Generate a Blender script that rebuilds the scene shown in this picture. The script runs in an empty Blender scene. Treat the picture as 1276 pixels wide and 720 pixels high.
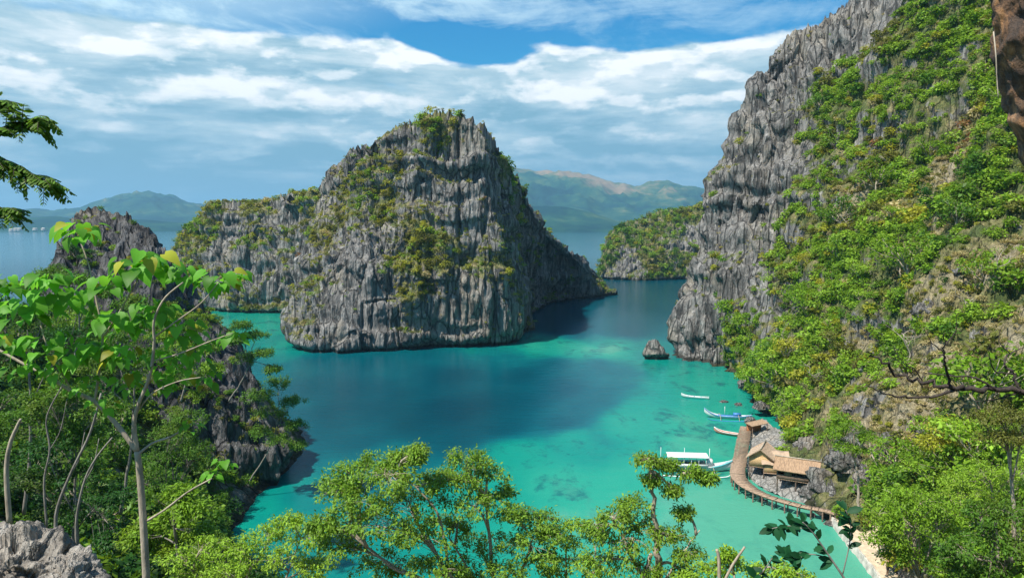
import bpy, math, random
import numpy as np
from mathutils import Vector, Matrix, Euler
R = math.radians
# ------------------------------------------------------------------ camera
F_PX, CAM_H, PITCH = 900.0, 36.0, math.atan(82 / 900.0)
sc = bpy.context.scene
cam_d = bpy.data.cameras.new("camera"); cam = bpy.data.objects.new("camera", cam_d)
sc.collection.objects.link(cam); sc.camera = cam
cam_d.sensor_width = 36; cam_d.lens = F_PX / 1276 * 36; cam_d.clip_start = 0.1; cam_d.clip_end = 60000
cam.location = (0, 0, CAM_H); cam.rotation_euler = (R(90) - PITCH, 0, 0)
# ------------------------------------------------------------------ light
SUN_EL, SUN_AZ = R(57), R(232)          # azimuth measured clockwise from +Y (the view direction)
world = bpy.data.worlds.new("World"); sc.world = world; world.use_nodes = True
WT = world.node_tree; WT.nodes.clear()
sun_d = bpy.data.lights.new("sun", 'SUN'); sun_d.energy = 4.6; sun_d.angle = R(0.6); sun_d.color = (1, 0.93, 0.82)
sun = bpy.data.objects.new("sun", sun_d); sc.collection.objects.link(sun)
to_sun = Vector((math.sin(SUN_AZ) * math.cos(SUN_EL), math.cos(SUN_AZ) * math.cos(SUN_EL), math.sin(SUN_EL)))
sun.rotation_euler = to_sun.to_track_quat('Z', 'Y').to_euler()
sc.view_settings.view_transform = 'Standard'; sc.view_settings.look = 'None'
sc.view_settings.gamma = 1; sc.view_settings.exposure = 0.6; sc.view_settings.use_curve_mapping = False
sc.cycles.max_bounces = 6; sc.cycles.diffuse_bounces = 3; sc.cycles.glossy_bounces = 2
sc.cycles.transmission_bounces = 3; sc.cycles.volume_bounces = 0; sc.cycles.transparent_max_bounces = 6
sc.cycles.use_denoising = True
HAZE_DENSITY = 0.000115

# ------------------------------------------------------------------ node helpers
class N:
    """small helper around a node tree"""
    def __init__(s, tree): s.t = tree
    def n(s, typ, **kw):
        nd = s.t.nodes.new(typ)
        for k, v in kw.items():
            if k.startswith('i_'):
                key = k[2:]; key = int(key) if key.isdigit() else key.replace('_', ' ')
                s.set(nd.inputs[key], v)
            else: setattr(nd, k, v)
        return nd
    def set(s, sock, v):
        if isinstance(v, bpy.types.NodeSocket): s.t.links.new(v, sock)
        elif isinstance(v, bpy.types.Node): s.t.links.new(v.outputs[0], sock)
        else: sock.default_value = v
    def math(s, op, a, b=None, c=None, clamp=False):
        nd = s.t.nodes.new('ShaderNodeMath'); nd.operation = op; nd.use_clamp = clamp
        s.set(nd.inputs[0], a)
        if b is not None: s.set(nd.inputs[1], b)
        if c is not None: s.set(nd.inputs[2], c)
        return nd.outputs[0]
    def noise(s, vec, scale, detail=4, rough=0.55, dist=0.0, out=0):
        nd = s.n('ShaderNodeTexNoise'); s.set(nd.inputs['Vector'], vec)
        nd.inputs['Scale'].default_value = scale; nd.inputs['Detail'].default_value = detail
        nd.inputs['Roughness'].default_value = rough; nd.inputs['Distortion'].default_value = dist
        return nd.outputs[out]
    def mapping(s, vec, scale=(1, 1, 1), loc=(0, 0, 0), rot=(0, 0, 0)):
        nd = s.n('ShaderNodeMapping'); s.set(nd.inputs['Vector'], vec)
        nd.inputs['Scale'].default_value = scale; nd.inputs['Location'].default_value = loc
        nd.inputs['Rotation'].default_value = rot
        return nd.outputs[0]
    def rng(s, v, a, b, c=0.0, d=1.0, smooth=True):
        nd = s.n('ShaderNodeMapRange'); s.set(nd.inputs['Value'], v)
        nd.interpolation_type = 'SMOOTHSTEP' if smooth else 'LINEAR'
        for i, x in zip(('From Min', 'From Max', 'To Min', 'To Max'), (a, b, c, d)): nd.inputs[i].default_value = x
        return nd.outputs[0]
    def mix(s, f, a, b, mode='MIX'):
        nd = s.n('ShaderNodeMix', data_type='RGBA', blend_type=mode)
        s.set(nd.inputs['Factor'], f)
        for k, v in ((6, a), (7, b)):
            if isinstance(v, tuple): v = tuple(v) + ((1,) if len(v) == 3 else ())
            s.set(nd.inputs[k], v)
        return nd.outputs[2]
    def ramp(s, v, stops):
        nd = s.n('ShaderNodeValToRGB'); s.set(nd.inputs[0], v); cr = nd.color_ramp
        while len(cr.elements) < len(stops): cr.elements.new(0.5)
        for e, (p, c) in zip(cr.elements, stops):
            e.position = p; e.color = tuple(c) + (1,)
        return nd.outputs[0]
MATS = {}
def material(name):
    m = bpy.data.materials.new(name); m.use_nodes = True; m.node_tree.nodes.clear(); MATS[name] = m
    k = N(m.node_tree); out = k.n('ShaderNodeOutputMaterial'); return m, k, out
def simple_mat(name, col, rough=0.7, var=0.25, scale=6.0, bump=0.0, stretch=(1, 1, 1)):
    m, k, out = material(name)
    tc = k.n('ShaderNodeTexCoord').outputs['Object']
    v = k.noise(k.mapping(tc, stretch), scale, 5, 0.6)
    dark = tuple(c * (1 - var) for c in col); light = tuple(min(1, c * (1 + var)) for c in col)
    c = k.mix(k.rng(v, .3, .7), dark, light)
    b = k.n('ShaderNodeBsdfPrincipled', i_Roughness=rough); k.set(b.inputs['Base Color'], c)
    if bump:
        bp = k.n('ShaderNodeBump'); bp.inputs['Strength'].default_value = bump; bp.inputs['Distance'].default_value = 0.05
        k.set(bp.inputs['Height'], v); k.set(b.inputs['Normal'], bp.outputs[0])
    k.t.links.new(b.outputs[0], out.inputs[0]); return m

# ------------------------------------------------------------------ world: sky with broken cloud
k = N(WT)
wout = k.n('ShaderNodeOutputWorld'); bg = k.n('ShaderNodeBackground'); WT.links.new(bg.outputs[0], wout.inputs[0])
sky = k.n('ShaderNodeTexSky', sky_type='NISHITA', sun_disc=False, sun_elevation=SUN_EL, sun_rotation=SUN_AZ,
          altitude=30, air_density=1.0, dust_density=0.6, ozone_density=2.5)
SKY_STRENGTH = 0.10
gen = k.n('ShaderNodeTexCoord').outputs['Generated']
sep = k.n('ShaderNodeSeparateXYZ'); k.set(sep.inputs[0], gen)
X, Y_, Z_ = sep.outputs
az = k.math('ARCTAN2', X, Y_)
el = k.math('ARCSINE', Z_)
AZ = k.math('MULTIPLY', az, 57.2958); EL = k.math('MULTIPLY', el, 57.2958)       # degrees
def angvec(sx, sy, ox=0.0, oy=0.0, shift=0.0, w=0.0):
    c = k.n('ShaderNodeCombineXYZ')
    k.set(c.inputs[0], k.math('MULTIPLY_ADD', AZ, sx, ox)); k.set(c.inputs[1], k.math('MULTIPLY_ADD', k.math('ADD', EL, shift), sy, oy))
    c.inputs[2].default_value = w
    return c.outputs[0]
def bump2(ax, ey, rx, ry):                       # 1 inside an ellipse of the sky, 0 outside
    a = k.math('MULTIPLY', k.math('SUBTRACT', AZ, ax), 1 / rx); b = k.math('MULTIPLY', k.math('SUBTRACT', EL, ey), 1 / ry)
    d = k.math('SQRT', k.math('ADD', k.math('MULTIPLY', a, a), k.math('MULTIPLY', b, b)))
    return k.rng(d, 0.2, 1.0, 1, 0)
# the cloud deck: billows seen in perspective, so they shrink and flatten towards the horizon
def cum(shift, w=2.0):
    big = k.noise(angvec(.075, .17, 3.1, 1.7, shift, w), 1.0, 3, .5, .25)
    fine_ = k.noise(angvec(.15, .34, 6.3, 0.4, shift, w + 3), 1.0, 8, .55, .1)
    return k.math('ADD', k.math('MULTIPLY', big, .55), k.math('MULTIPLY', fine_, .45))
cA = cum(0.0); cB = cum(0.75)
cover = k.rng(EL, 3.0, 11.5, .26, .13, False)
cover = k.math('SUBTRACT', cover, k.math('MULTIPLY', k.rng(EL, 11.3, 14.5), .21))
for (ax, ey, rx, ry, s) in [(-4.5, 13.4, 6.0, 2.3, -.16), (5.5, 16.3, 9, 2.2, -.16), (-1, 12.4, 4.5, 1.6, -.12), (17, 16.5, 14, 3.2, -.20), (26, 3.5, 11, 3.0, -.08), (-21, 11.9, 13, 3.0, .14),
                            (-9.0, 12.6, 4.2, 1.9, .17), (11, 11.0, 14, 2.8, .15), (0.5, 10.4, 9, 1.8, .10), (-28, 11.5, 10, 3.5, .12), (-31, 1.6, 30, 1.7, -.10), (14, 1.6, 16, 1.8, -.10)]:
    cover = k.math('MULTIPLY_ADD', bump2(ax, ey, rx, ry), s, cover)
dens = k.math('ADD', cA, cover)
dens_up = k.math('ADD', cB, cover)
cmask = k.rng(dens, .485, .575)
lit = k.rng(k.math('SUBTRACT', dens_up, dens), -.055, .015, 1, 0)
st = k.noise(angvec(.06, .50, 7.7, 0.2, 0, 5.0), 1.0, 7, .6, .25)
st2 = k.noise(angvec(.12, .45, 1.7, 4.2, 0, 9.0), 1.0, 7, .6, .2)
lit = k.math('MULTIPLY', lit, k.rng(k.noise(angvec(.5, .9, 1, 1, 0, 3.0), 1.0, 5, .6), .3, .6, .6, 1.0))
bright = k.math('MULTIPLY', lit, k.rng(EL, 5.5, 10.5, .26, .56))
bright = k.math('MULTIPLY_ADD', k.math('SUBTRACT', st, .5), 1.3, bright)
bright = k.math('MULTIPLY_ADD', k.math('SUBTRACT', st2, .5), 1.6, bright)
bright = k.math('ADD', bright, k.rng(EL, 2.0, 12.5, -.02, .34, False))
for (ax, ey, rx, ry, s) in [(-31, 11.0, 7, 2.4, .22), (-20, 9.5, 8, 1.6, .16), (-13, 9.6, 5, 1.6, .30), (-8, 12.8, 3.5, 1.3, .3), (-6, 9.6, 6, 1.3, .26), (-26, 6.5, 8, .9, .2), (8, 10.5, 14, 2.2, .26), (16, 7, 10, 1.0, .14), (-16, 12.4, 8, 1.0, .15), (-13, 2.6, 12, 1.2, -.2), (-29, 3.4, 14, 1.2, -.10), (12, 4.2, 9, 1.4, -.05)]:
    bright = k.math('MULTIPLY_ADD', bump2(ax, ey, rx, ry), s, bright)
ccol = k.ramp(bright, [(0.0, (.19, .37, .47)), (.18, (.29, .46, .56)), (.38, (.44, .59, .66)), (.60, (.66, .75, .79)), (.84, (.86, .89, .90)), (1.0, (.96, .97, .96))])
# high thin cloud
wv = k.noise(angvec(.05, .26, 11, 3, 0, 1.0), 1.0, 9, .62, .45)
wv2 = k.noise(angvec(.16, .40, 2, 9, 0, 7.0), 1.0, 9, .66, .6)
wmask = k.math('MULTIPLY', k.rng(k.math('ADD', k.math('MULTIPLY', wv, .6), k.math('MULTIPLY', wv2, .4)), .44, .64), .85)
wmask = k.math('MULTIPLY', wmask, k.rng(EL, 3, 9, .35, 1))
wmask = k.math('ADD', wmask, k.math('MULTIPLY', bump2(-28, 16.5, 24, 4.5), .6), clamp=True)
wmask = k.math('SUBTRACT', wmask, k.math('MULTIPLY', bump2(-3.0, 13.2, 6.5, 2.6), 1.0), clamp=True)
wmask = k.math('MULTIPLY', wmask, k.rng(AZ, -8, 12, 1, .62))
# clear air between: the sky texture, deepened
hs = k.n('ShaderNodeHueSaturation', i_Hue=0.50, i_Saturation=1.35, i_Value=.9); k.set(hs.inputs['Color'], sky.outputs[0])
clear = k.mix(1.0, hs.outputs[0], (.12, .92, 1.05), 'MULTIPLY')
def lift(c):                                     # cloud radiance in the units of the sky texture
    nd = k.n('ShaderNodeVectorMath', operation='SCALE'); k.set(nd.inputs[0], c); nd.inputs['Scale'].default_value = .86 / SKY_STRENGTH
    return nd.outputs[0]
base = k.mix(wmask, clear, tuple(x / SKY_STRENGTH for x in (.50, .66, .74)))
full = k.mix(cmask, base, lift(ccol))
full = k.mix(k.rng(EL, -1.0, 4.5, .92, 0), full, tuple(x / SKY_STRENGTH for x in (.29, .50, .62)))
k.set(bg.inputs[0], full); bg.inputs[1].default_value = SKY_STRENGTH

# ------------------------------------------------------------------ geometry of the view (measuring only)
cP, sP = math.cos(PITCH), math.sin(PITCH)
def ray(px, py):
    x = (px - 638) / F_PX; y = -(py - 360) / F_PX
    return (x, cP + y * sP, -sP + y * cP)
def at(px, py, Y):
    r = ray(px, py); t = Y / r[1]; return (r[0] * t, Y, CAM_H + r[2] * t)
def gr(px, py, z=0.0):
    r = ray(px, py); t = (z - CAM_H) / r[2]; return (r[0] * t, r[1] * t, z)
def to_px(p):
    p = np.asarray(p, float); x = p[..., 0]; y = p[..., 1]; z = p[..., 2] - CAM_H
    d = y * cP - z * sP; u = y * sP + z * cP
    return 638 + F_PX * x / d, 360 - F_PX * u / d, d

# ------------------------------------------------------------------ noise
_rs = np.random.RandomState(7)
_perm = _rs.permutation(256); _perm = np.concatenate([_perm, _perm, _perm])
_g = _rs.normal(size=(256, 3)); _g /= np.linalg.norm(_g, axis=1)[:, None]
def perlin(p):
    p = np.asarray(p, float); i = np.floor(p).astype(int); f = p - i; i &= 255
    u = f * f * f * (f * (f * 6 - 15) + 10); res = 0
    for dx in (0, 1):
        for dy in (0, 1):
            for dz in (0, 1):
                h = _perm[_perm[_perm[i[..., 0] + dx] + i[..., 1] + dy] + i[..., 2] + dz]
                g = _g[h & 255]
                d = (g[..., 0] * (f[..., 0] - dx) + g[..., 1] * (f[..., 1] - dy) + g[..., 2] * (f[..., 2] - dz))
                w = ((u[..., 0] if dx else 1 - u[..., 0]) * (u[..., 1] if dy else 1 - u[..., 1]) * (u[..., 2] if dz else 1 - u[..., 2]))
                res = res + w * d
    return res * 1.6
def fbm(p, octs=4, gain=.5, lac=2.03):
    a = 1; s = 0; p = np.asarray(p, float)
    for o in range(octs): s = s + a * perlin(p + o * 17.3); p = p * lac; a *= gain
    return s
def ridged(p, octs=3, gain=.5, lac=2.1):
    a = 1; s = 0; p = np.asarray(p, float)
    for o in range(octs): s = s + a * (1 - 2 * np.abs(perlin(p + o * 9.1))); p = p * lac; a *= gain
    return s
def worley(p):
    """distance to the nearest and second nearest of jittered cell points"""
    p = np.asarray(p, float); i = np.floor(p).astype(int); f = p - i
    d1 = np.full(p.shape[:-1], 9.0); d2 = d1.copy(); idm = np.zeros(p.shape[:-1])
    for dx in (-1, 0, 1):
        for dy in (-1, 0, 1):
            for dz in (-1, 0, 1):
                a = (i[..., 0] + dx) & 255; b = (i[..., 1] + dy) & 255; c = (i[..., 2] + dz) & 255
                h = _perm[_perm[_perm[a] + b] + c] & 255
                o = _g[h] * .32 + .5
                d = np.sqrt((dx + o[..., 0] - f[..., 0]) ** 2 + (dy + o[..., 1] - f[..., 1]) ** 2 + (dz + o[..., 2] - f[..., 2]) ** 2)
                m = d < d1
                d2 = np.where(m, d1, np.minimum(d2, d)); idm = np.where(m, h, idm); d1 = np.where(m, d, d1)
    return d1, d2, idm / 255.0

# ------------------------------------------------------------------ mesh helpers
def mesh_obj(name, V, Fq=None, mats=(), parent=None, smooth=False, Ft=None, mat_idx=None, attrs=None):
    V = np.asarray(V, np.float32).reshape(-1, 3)
    me = bpy.data.meshes.new(name)
    fl = []; ln = []
    if Fq is not None and len(Fq): Fq = np.asarray(Fq, np.int32).reshape(-1, 4); fl.append(Fq.ravel()); ln.append(np.full(len(Fq), 4, np.int32))
    if Ft is not None and len(Ft): Ft = np.asarray(Ft, np.int32).reshape(-1, 3); fl.append(Ft.ravel()); ln.append(np.full(len(Ft), 3, np.int32))
    fl = np.concatenate(fl); ln = np.concatenate(ln)
    me.vertices.add(len(V)); me.vertices.foreach_set('co', V.ravel())
    me.loops.add(len(fl)); me.loops.foreach_set('vertex_index', fl)
    me.polygons.add(len(ln)); st_ = np.concatenate([[0], np.cumsum(ln)[:-1]]).astype(np.int32)
    me.polygons.foreach_set('loop_start', st_); me.polygons.foreach_set('loop_total', ln)
    if mat_idx is not None: me.polygons.foreach_set('material_index', np.asarray(mat_idx, np.int32))
    if smooth: me.polygons.foreach_set('use_smooth', np.ones(len(ln), bool))
    for m in mats: me.materials.append(m if not isinstance(m, str) else MATS[m])
    me.update(calc_edges=True)
    for an, av in (attrs or {}).items():
        av = np.asarray(av, np.float32)
        if av.ndim == 1:
            a = me.attributes.new(an, 'FLOAT', 'POINT'); a.data.foreach_set('value', av)
        else:
            a = me.attributes.new(an, 'FLOAT_COLOR', 'POINT')
            a.data.foreach_set('color', np.concatenate([av, np.ones((len(av), 1), np.float32)], 1).ravel())
    o = bpy.data.objects.new(name, me); sc.collection.objects.link(o)
    if parent is not None: o.parent = parent
    return o
def tag(o, label, cat, group=None, kind=None):
    if label: o['label'] = label
    if cat: o['category'] = cat
    if group: o['group'] = group
    if kind: o['kind'] = kind
    return o
def empty(name, loc, rz=0.0, s=1.0):
    o = bpy.data.objects.new(name, None); sc.collection.objects.link(o)
    o.location = loc; o.rotation_euler = (0, 0, rz); o.scale = (s, s, s); return o
def copy_tree(o, parent=None):
    c = o.copy(); sc.collection.objects.link(c); c.parent = parent
    for ch in list(o.children):
        copy_tree(ch, c)
    return c
class MB:
    """collects quads and triangles for one mesh"""
    def __init__(s): s.V = []; s.Q = []; s.T = []; s.n = 0
    def add(s, V, Q=None, T=None):
        V = np.asarray(V, float).reshape(-1, 3)
        if Q is not None and len(Q): s.Q.append(np.asarray(Q, int).reshape(-1, 4) + s.n)
        if T is not None and len(T): s.T.append(np.asarray(T, int).reshape(-1, 3) + s.n)
        s.V.append(V); s.n += len(V)
    def box(s, c, d, rz=0.0, M=None):
        x, y, z = (q / 2 for q in d)
        V = np.array([[a * x, b * y, e * z] for e in (-1, 1) for a, b in ((-1, -1), (1, -1), (1, 1), (-1, 1))])
        if rz: cs, sn = math.cos(rz), math.sin(rz); V = V @ np.array([[cs, sn, 0], [-sn, cs, 0], [0, 0, 1]])
        if M is not None: V = V @ np.array(M).T
        s.add(V + np.array(c), [[0, 3, 2, 1], [4, 5, 6, 7], [0, 1, 5, 4], [1, 2, 6, 5], [2, 3, 7, 6], [3, 0, 4, 7]])
    def beam(s, a, b, w, h):
        a = Vector(a); b = Vector(b); d = b - a; L = d.length; d.normalize()
        side = d.cross(Vector((0, 0, 1)));  side = side.normalized() if side.length > 1e-4 else Vector((1, 0, 0))
        up = side.cross(d)
        M = np.array([list(d), list(side), list(up)]).T
        s.box((a + b) / 2, (L, w, h), M=M)
    def tube(s, P, rad, sides=6, cap=True):
        P = np.asarray(P, float); n = len(P); rad = np.broadcast_to(np.asarray(rad, float), (n,))
        T = np.gradient(P, axis=0); T /= np.linalg.norm(T, axis=1)[:, None] + 1e-9
        u = np.cross(T[0], [0, 0, 1]);
        if np.linalg.norm(u) < .1: u = np.cross(T[0], [0, 1, 0])
        rings = []; a = np.arange(sides) / sides * 2 * math.pi
        for i in range(n):
            u = u - T[i] * np.dot(u, T[i]); u /= np.linalg.norm(u) + 1e-9; w = np.cross(T[i], u)
            rings.append(P[i] + rad[i] * (np.cos(a)[:, None] * u + np.sin(a)[:, None] * w))
        V = np.concatenate(rings); Q = []
        for i in range(n - 1):
            for j in range(sides):
                Q.append([i * sides + j, i * sides + (j + 1) % sides, (i + 1) * sides + (j + 1) % sides, (i + 1) * sides + j])
        T3 = []
        if cap:
            V = np.concatenate([V, [P[0]], [P[-1]]]); a0 = n * sides
            for j in range(sides):
                T3.append([a0, (j + 1) % sides, j]); T3.append([a0 + 1, (n - 1) * sides + j, (n - 1) * sides + (j + 1) % sides])
        s.add(V, Q, T3)
    def sheet(s, grid, closed=False):
        g = np.asarray(grid, float); a, b = g.shape[:2]
        idx = np.arange(a * b).reshape(a, b)
        if closed: idx = np.concatenate([idx, idx[:, :1]], 1)
        Q = np.stack([idx[:-1, :-1], idx[:-1, 1:], idx[1:, 1:], idx[1:, :-1]], -1).reshape(-1, 4)
        s.add(g.reshape(-1, 3), Q)
    def build(s, name, mats, parent=None, smooth=False, **kw):
        mats = mats if isinstance(mats, (list, tuple)) else [mats]
        return mesh_obj(name, np.concatenate(s.V), np.concatenate(s.Q) if s.Q else None, mats, parent, smooth, np.concatenate(s.T) if s.T else None, **kw)
def catmull(P, m, closed=False):
    """resample control rows P (n, ..., 3) to m samples along axis 0"""
    P = np.asarray(P, float); n = len(P)
    t = np.linspace(0, n if closed else n - 1, m, endpoint=not closed); i = np.floor(t).astype(int)
    if not closed: i = np.minimum(i, n - 2)
    f = (t - i).reshape((-1,) + (1,) * (P.ndim - 1))
    g = (lambda k_: P[k_ % n]) if closed else (lambda k_: P[np.clip(k_, 0, n - 1)])
    a, b, c, d = g(i - 1), g(i), g(i + 1), g(i + 2)
    return .5 * ((2 * b) + (c - a) * f + (2 * a - 5 * b + 4 * c - d) * f ** 2 + (3 * b - a - 3 * c + d) * f ** 3)
def grid_normals(G, closed=False):
    if closed:
        du = np.roll(G, -1, 1) - np.roll(G, 1, 1)
    else: du = np.gradient(G, axis=1)
    dv = np.gradient(G, axis=0)
    Nn = np.cross(du, dv); return Nn / (np.linalg.norm(Nn, axis=-1, keepdims=True) + 1e-9)
# ================================================================== materials of the land
def rock_material(name, base=(.44, .42, .39), warm=(.47, .40, .29), dark=(.14, .135, .13), veg=True, wet_band=True, fine=1.0):
    m, k, out = material(name)
    pos = k.n('ShaderNodeNewGeometry').outputs['Position']
    geo = k.n('ShaderNodeNewGeometry'); nz = k.n('ShaderNodeSeparateXYZ'); k.set(nz.inputs[0], geo.outputs['Normal'])
    streak = k.noise(k.mapping(pos, (1.0 * fine, 1.0 * fine, .07 * fine)), .9, 7, .62, .4)
    streak2 = k.noise(k.mapping(pos, (1.0 * fine, 1.0 * fine, .13 * fine)), 2.6, 5, .65, .2)
    big = k.noise(pos, .06 * fine, 5, .6)
    patch = k.noise(k.mapping(pos, (1, 1, .6)), .35 * fine, 6, .65, .6)
    c = k.mix(k.rng(streak, .30, .68), dark, base)
    c = k.mix(k.rng(streak2, .36, .60), k.mix(.62, c, dark), c)
    c = k.mix(k.math('MULTIPLY', k.rng(patch, .55, .72), .55), c, tuple(min(1, x * 1.75) for x in base))
    c = k.mix(k.math('MULTIPLY', k.rng(big, .50, .68), .5), c, warm)
    cr = k.n('ShaderNodeTexVoronoi', feature='DISTANCE_TO_EDGE'); k.set(cr.inputs['Vector'], k.mapping(pos, (1, 1, .35))); cr.inputs['Scale'].default_value = .8 * fine
    crack = k.rng(cr.outputs['Distance'], 0.0, .07)
    c = k.mix(k.math('MULTIPLY', k.math('SUBTRACT', 1.0, crack), .22), c, dark)
    sl = k.n('ShaderNodeTexVoronoi', feature='DISTANCE_TO_EDGE'); k.set(sl.inputs['Vector'], k.mapping(pos, (1, 1, .13))); sl.inputs['Scale'].default_value = .42 * fine
    slab = k.rng(k.math('MULTIPLY_ADD', k.math('SUBTRACT', streak2, .5), .10, sl.outputs['Distance']), .0, .09)
    sc_ = k.n('ShaderNodeTexVoronoi'); k.set(sc_.inputs['Vector'], k.mapping(pos, (1, 1, .13))); sc_.inputs['Scale'].default_value = .42 * fine
    tone = k.n('ShaderNodeSeparateColor'); k.set(tone.inputs[0], sc_.outputs['Color'])
    c = k.mix(k.math('MULTIPLY', tone.outputs[0], .38), c, k.mix(.5, c, dark))
    c = k.mix(k.math('MULTIPLY', k.math('SUBTRACT', 1.0, slab), .75 if fine < 1.5 else .25), c, tuple(x * .55 for x in dark))
    if veg:
        at_ = k.n('ShaderNodeAttribute', attribute_name='veg').outputs['Fac']
        gn = k.noise(pos, .8, 6, .7)
        vm = k.math('ADD', k.math('MULTIPLY', at_, 1.0), k.math('MULTIPLY', k.math('SUBTRACT', gn, .5), 1.3))
        vm = k.math('ADD', vm, k.math('MULTIPLY', k.math('SUBTRACT', nz.outputs[2], .45), .5))
        g2 = k.noise(pos, .25, 5, .7)
        dry = k.n('ShaderNodeAttribute', attribute_name='dry').outputs['Fac']
        g2 = k.math('MULTIPLY_ADD', dry, .20, g2)
        gc = k.ramp(g2, [(.30, (.06, .11, .02)), (.45, (.13, .17, .04)), (.56, (.26, .25, .09)), (.66, (.42, .35, .18)), (.80, (.52, .44, .29))])
        gc = k.mix(k.rng(k.noise(pos, 2.3, 4, .7), .35, .65), k.mix(.5, gc, (.03, .04, .015)), gc)
        c = k.mix(k.math('MULTIPLY', k.rng(vm, .30, .58), .92), c, gc)
    # wet, dark band just above the water line
    zz = k.n('ShaderNodeSeparateXYZ'); k.set(zz.inputs[0], pos)
    wet = k.rng(k.math('ADD', zz.outputs[2], k.math('MULTIPLY', streak2, .8)), .95, 1.7, 1, 0)
    if wet_band: c = k.mix(k.math('MULTIPLY', wet, .8), c, (.03, .028, .02))
    b = k.n('ShaderNodeBsdfPrincipled', i_Roughness=.95); b.inputs['Specular IOR Level'].default_value = .2
    k.set(b.inputs['Base Color'], c)
    h = k.math('ADD', k.math('ADD', k.math('MULTIPLY', streak, 1.0), k.math('MULTIPLY', streak2, .45)), k.math('ADD', k.math('MULTIPLY', crack, .08), k.math('MULTIPLY', slab, .55)))
    bp = k.n('ShaderNodeBump'); bp.inputs['Strength'].default_value = 1.0; bp.inputs['Distance'].default_value = 1.3 / fine
    k.set(bp.inputs['Height'], h); k.set(b.inputs['Normal'], bp.outputs[0])
    k.t.links.new(b.outputs[0], out.inputs[0]); return m
rock_material('karst_rock')
rock_material('shade_karst', base=(.26, .26, .262), warm=(.28, .25, .2), dark=(.07, .07, .075))  # darker copy of karst_rock: the left outcrop's shade put into its colour
rock_material('pale_rock', base=(.62, .60, .56), warm=(.55, .46, .36), dark=(.2, .19, .18), veg=False, fine=2.0)
rock_material('grey_boulder', base=(.42, .41, .39), warm=(.46, .38, .29), dark=(.07, .065, .06), veg=False, wet_band=False, fine=2.6)

def hill_material():
    m, k, out = material('far_hill')
    pos = k.n('ShaderNodeNewGeometry').outputs['Position']; z = k.n('ShaderNodeSeparateXYZ'); k.set(z.inputs[0], pos)
    nn = k.noise(k.mapping(pos, (1, 1, 3)), .0016, 9, .62)
    n2 = k.noise(pos, .012, 6, .65)
    v = k.math('ADD', nn, k.math('MULTIPLY', k.math('SUBTRACT', n2, .5), .50))
    v = k.math('ADD', v, k.rng(z.outputs[2], 120, 420, -.08, .14))
    c = k.ramp(v, [(.36, (.008, .04, .045)), (.48, (.02, .075, .05)), (.59, (.07, .12, .06)), (.72, (.28, .20, .12))])
    b = k.n('ShaderNodeBsdfDiffuse'); k.set(b.inputs[0], c); k.t.links.new(b.outputs[0], out.inputs[0])
hill_material()

# ================================================================== rock surfaces
VEG_PTS = {}            # name -> (points, normals, weights) used to seat the plants
def displace(G, closed, seed, big=3.0, flute=1.3, ledge=.7, spike=1.6, fine=.45):
    """turn a smooth lofted grid into fluted, ledged limestone"""
    off = np.array([seed * 31.7, seed * 12.9, seed * 5.3])
    Nn = grid_normals(G, closed); steep = 1 - np.clip(Nn[..., 2:3], 0, 1) ** 1.5
    P = G + off
    G = G + Nn * (fbm(P * np.array([.045, .045, .03]), 4)[..., None] * big)
    G = G + Nn * (fbm(P * np.array([.14, .14, .06]), 3)[..., None] * big * .35)
    P = G + off
    warp = fbm(P * np.array([.12, .12, .03]), 2)[..., None] * np.array([1.6, 1.6, 0])
    Q = P + warp
    d1, d2, idm = worley(Q * np.array([.30, .30, .028]))           # upright columns
    e1, e2, idn = worley(Q * np.array([.75, .75, .06]) + 40)
    fl = (np.clip(d2 - d1, 0, .5) * 1.5 + (idm - .5) * 1.3) * flute + (np.clip(e2 - e1, 0, .4) * 1.1 + (idn - .5) * .7) * flute * .45
    h1, h2, idb = worley(Q * np.array([.11, .11, .035]) + 70)              # great blocks and clefts between them
    amp = np.clip(.85 + 1.5 * fbm(P * .06 + 9, 2), .15, 1.6)
    fl = fl * amp + ((idb - .5) * 1.6 + np.clip(h2 - h1, 0, .25) * 5.0 - .9) * flute
    G = G + Nn * (fl[..., None] * (.25 + .75 * steep))
    zz = G[..., 2] + fbm(P * np.array([.05, .05, .02]), 2) * 3
    st_ = perlin(np.stack([zz * .2, zz * 0 + seed, P[..., 0] * .02], -1))
    G = G + Nn * ((np.tanh(st_ * 6) * ledge)[..., None] * steep)
    # pinnacles where the rock faces the sky
    up = np.clip(Nn[..., 2] - .25, 0, .6) / .6
    sp = np.clip(ridged(P * np.array([.33, .33, .1]), 2), -.3, 1.5) * spike * up
    sp += (idn - .4) * spike * 1.2 * up
    G[..., 2] += sp
    G = G + Nn * (fbm(P * np.array([.9, .9, .22]), 3)[..., None] * fine)
    # the sea has cut a notch along the water line
    G[..., :2] -= (Nn[..., :2] * (np.exp(-((G[..., 2:3] - .2) / .9) ** 2) * 1.3 * steep))
    return G
def veg_mask(G, Nn, seed, bias=0.0, slope_gain=1.0, scale=.055):
    P = G + seed * 7.1
    v = fbm(P * np.array([scale, scale, scale * .8]), 4) * .75 + .15 * perlin(P * .3)
    v = v + (Nn[..., 2] - .45) * slope_gain + bias
    return v
CLEAR = []       # clearings on the big slope: world centre and radius
def clearing(G):
    G = np.asarray(G, float); w = fbm(G * .13 + 5, 3) * 3.0; out = np.zeros(G.shape[:-1])
    for c, r in CLEAR: out = np.maximum(out, np.clip((r - np.linalg.norm(G - c, axis=-1) + w) / 2.5, 0, 1))
    return out
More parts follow.
